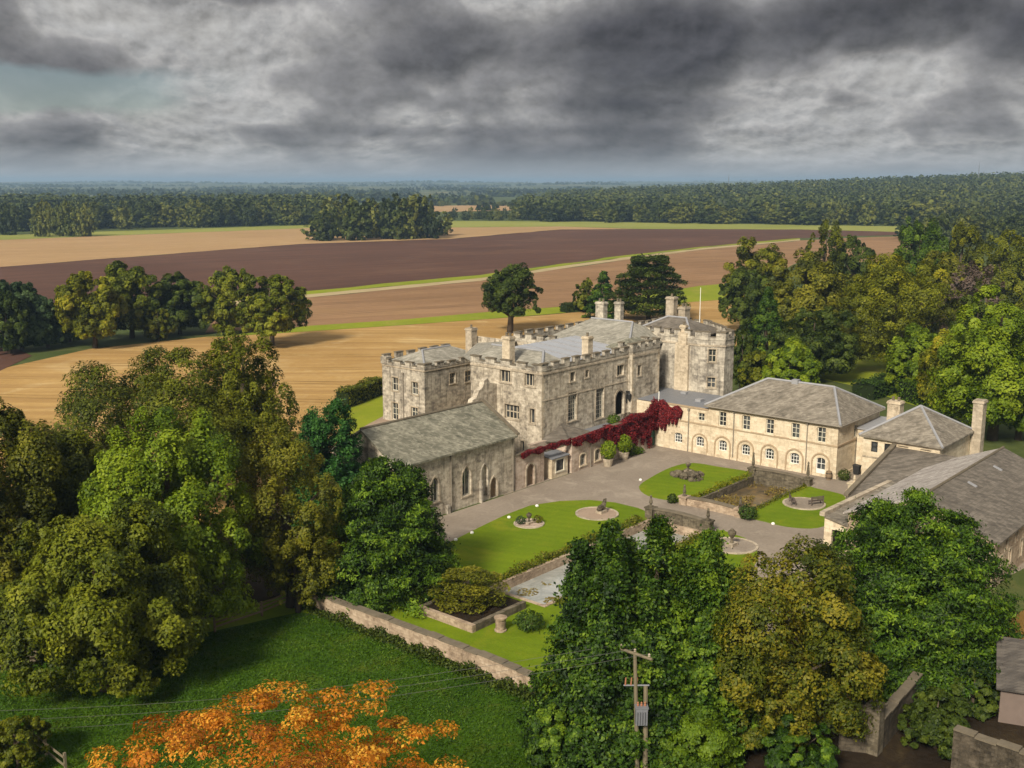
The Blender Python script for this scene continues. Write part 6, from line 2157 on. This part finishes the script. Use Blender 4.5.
for k in range(110):
    t_ = k / 109
    x = 524 + 520 * t_
    px_tree('wood_edge_tree', 'tree along the front edge of the long right hand wood', 'front trees of the right wood', x + R2.uniform(-3, 3), 221.5 + 6 * t_ + R2.uniform(-2.5, 0.4), 204 + 4 * t_ + R2.uniform(-6, 6), R2.uniform(15, 32))
for k in range(26):
    px_tree('wood_edge_tree', 'tree of the near fringe of the right wood above the garden trees', 'near fringe of the right wood', 905 + k * 5.2 + R2.uniform(-3, 3), 243 + R2.uniform(-5, 4), 219 + R2.uniform(-6, 6), R2.uniform(20, 34))


def mass_wood(name, pts, Ws, Hs, leaf, mat='far', per=46, seed=77):
    """one mesh of many crowns for woods that read as a mass; pts: (X, D)"""
    P_, N_, T_, _ = broad_pts(6, 3, 5, 0, seed, base=0.1)
    r = np.random.default_rng(seed)
    n = len(pts)
    sel = r.integers(0, len(P_), (n, per))
    A = r.uniform(0, 6.28, n)[:, None]
    X_, Y_, Z_ = P_[sel, 0] * 0.5, P_[sel, 1] * 0.5, P_[sel, 2] * 0.5
    Q = np.empty((n, per, 3))
    Q[..., 0] = (X_ * np.cos(A) - Y_ * np.sin(A)) * Ws[:, None]
    Q[..., 1] = (X_ * np.sin(A) + Y_ * np.cos(A)) * Ws[:, None]
    Q[..., 2] = Z_ * Hs[:, None]
    zz = hill_z(pts[:, 0], pts[:, 1])
    base = np.stack([CAM[0] + RT[0] * pts[:, 0] + FH[0] * pts[:, 1], CAM[1] + RT[1] * pts[:, 0] + FH[1] * pts[:, 1], np.maximum(zz, 0)], 1)
    Q += base[:, None]
    t_ = 0.5 + 0.4 * (T_[sel] - 0.5) + r.normal(0, 0.14, (n, 1)) + 0.10 * np.sin(pts[:, :1] * 0.013) * np.cos(pts[:, 1:] * 0.009)
    NN = N_[sel]
    sz = (leaf * Ws)[:, None] * r.uniform(0.7, 1.3, (n, per))
    me = leaf_mesh(name, Q.reshape(-1, 3), NN.reshape(-1, 3), sz.ravel(), t_.ravel(), m_leaf[mat], 0.85)
    return tag(link(bpy.data.objects.new(name, me)), kind='stuff')


r_ = np.random.default_rng(11)
pts = []
for _ in range(4400):                        # right wood, up the slope
    D = r_.uniform(1030, 2350)
    a = r_.uniform(0.005 + 0.03 * (D > 1500), 0.60)
    pts.append((a * D, D))
for _ in range(1500):                        # left wood
    D = r_.uniform(960, 1230)
    a = r_.uniform(-0.56, -0.165 - 0.00 * D)
    pts.append((a * D, D))
pts = np.array(pts)
mass_wood('far_woods', pts, r_.uniform(16, 36, len(pts)), r_.uniform(10, 20, len(pts)) * np.where(pts[:, 0] < 0, 1.1, 1.0), 0.13, per=110)
pts = []
for s_k in range(130):                       # hedgerow lines and woods of the far country
    D0, a0 = r_.uniform(1700, 9800) if s_k % 2 else r_.uniform(1400, 3600), r_.uniform(-0.58, 0.58)
    L, wd_ = r_.uniform(0.02, 0.16), (r_.uniform(10, 40) if s_k % 3 else r_.uniform(100, 420))
    for _ in range(int(14 + L * 260)):
        D = D0 + r_.uniform(-wd_, wd_)
        a = a0 + r_.uniform(-L, L) * 0.6
        if D < 2500 and a > -0.02:
            continue
        if D < 1750 and a < -0.1:
            D += 900
        pts.append((a * D, D))
pts = np.array(pts)
mass_wood('distant_woods', pts, r_.uniform(14, 30, len(pts)), r_.uniform(8, 14, len(pts)), 0.30, per=24, seed=78)
# two thin masts on the skyline
for X_, D_, H_, lab in ((0.199 * 1750, 1750, 30, 'thin lattice mast on the skyline above the middle of the right wood'), (0.428 * 1700, 1700, 34, 'thin lattice mast on the skyline towards the right')):
    b_ = cxy(X_, D_, float(hill_z(np.array(X_), np.array(D_))))
    o = thing('radio_mast', lab, 'mast', b_)
    q = MB()
    for s_ in range(3):
        a = s_ * 2.1
        q.tube([(1.0 * math.cos(a), 1.0 * math.sin(a), -1), (0.2 * math.cos(a), 0.2 * math.sin(a), H_)], [0.25, 0.15], 5)
    q.build('lattice', m_steel, o, world=False)
    q = MB()
    q.tube([(0, 0, H_ - 0.5), (0, 0, H_ + 5)], [0.2, 0.1], 5)
    q.build('antenna', m_steel, o, world=False)

# rough grass standing in the paddock
n = 52000
pc = np.array(px([(-60, 690), (0, 674), (80, 657), (210, 634), (300, 615), (330, 622), (420, 658), (530, 702), (575, 745), (575, 800), (400, 830), (-100, 830)]))
lo2, hi2 = pc.min(0), pc.max(0)
q = rng.uniform(lo2, hi2, (n * 3, 2))
ins = np.zeros(len(q), bool)
for i in range(len(pc)):
    a, b = pc[i], pc[i - 1]
    c = ((a[1] > q[:, 1]) != (b[1] > q[:, 1])) & (q[:, 0] < (b[0] - a[0]) * (q[:, 1] - a[1]) / (b[1] - a[1] + 1e-12) + a[0])
    ins ^= c
q = q[ins][:n]
m_leaf['grass'] = leaf_mat('rough_grass_blades', (0.022, 0.060, 0.003), (0.052, 0.115, 0.005), (0.100, 0.160, 0.010), 0.2, 0.0)
clump = np.sin(q[:, 0] * 0.9 + 2 * np.sin(q[:, 1] * 0.5)) * np.cos(q[:, 1] * 0.8 + np.sin(q[:, 0] * 0.7))
tint = 0.5 + 0.22 * clump + rng.normal(0, 0.09, len(q))
qq = np.concatenate([q, np.full((len(q), 1), 0.1)], 1)
ob = scatter_leaves('rough_grass', qq, unit(rng.normal(0, 1, (len(q), 3)) + np.array([0, 0, 0.9])), 0.20, 'grass', None, kind='stuff', origin=(lo2[0], lo2[1], 0), tint=tint, aspect=0.28)

# ------------------------------------------------------------------ haze: even air in one closed box
hb = MB()
hb.box(-12500, 12500, -12500, 12500, -3.0, 78.0)
hm = bpy.data.materials.new('haze_air')
hm.use_nodes = True
ht = NT(hm.node_tree)
pv = ht.new('ShaderNodeVolumePrincipled')
pv.inputs['Color'].default_value = (0.50, 0.74, 1.0, 1)
pv.inputs['Density'].default_value = 0.00015
pv.inputs['Anisotropy'].default_value = 0.2
ho = ht.new('ShaderNodeOutputMaterial')
ht.link(pv.outputs[0], ho.inputs['Volume'])
hz = hb.build('haze', hm)
hz['kind'] = 'stuff'
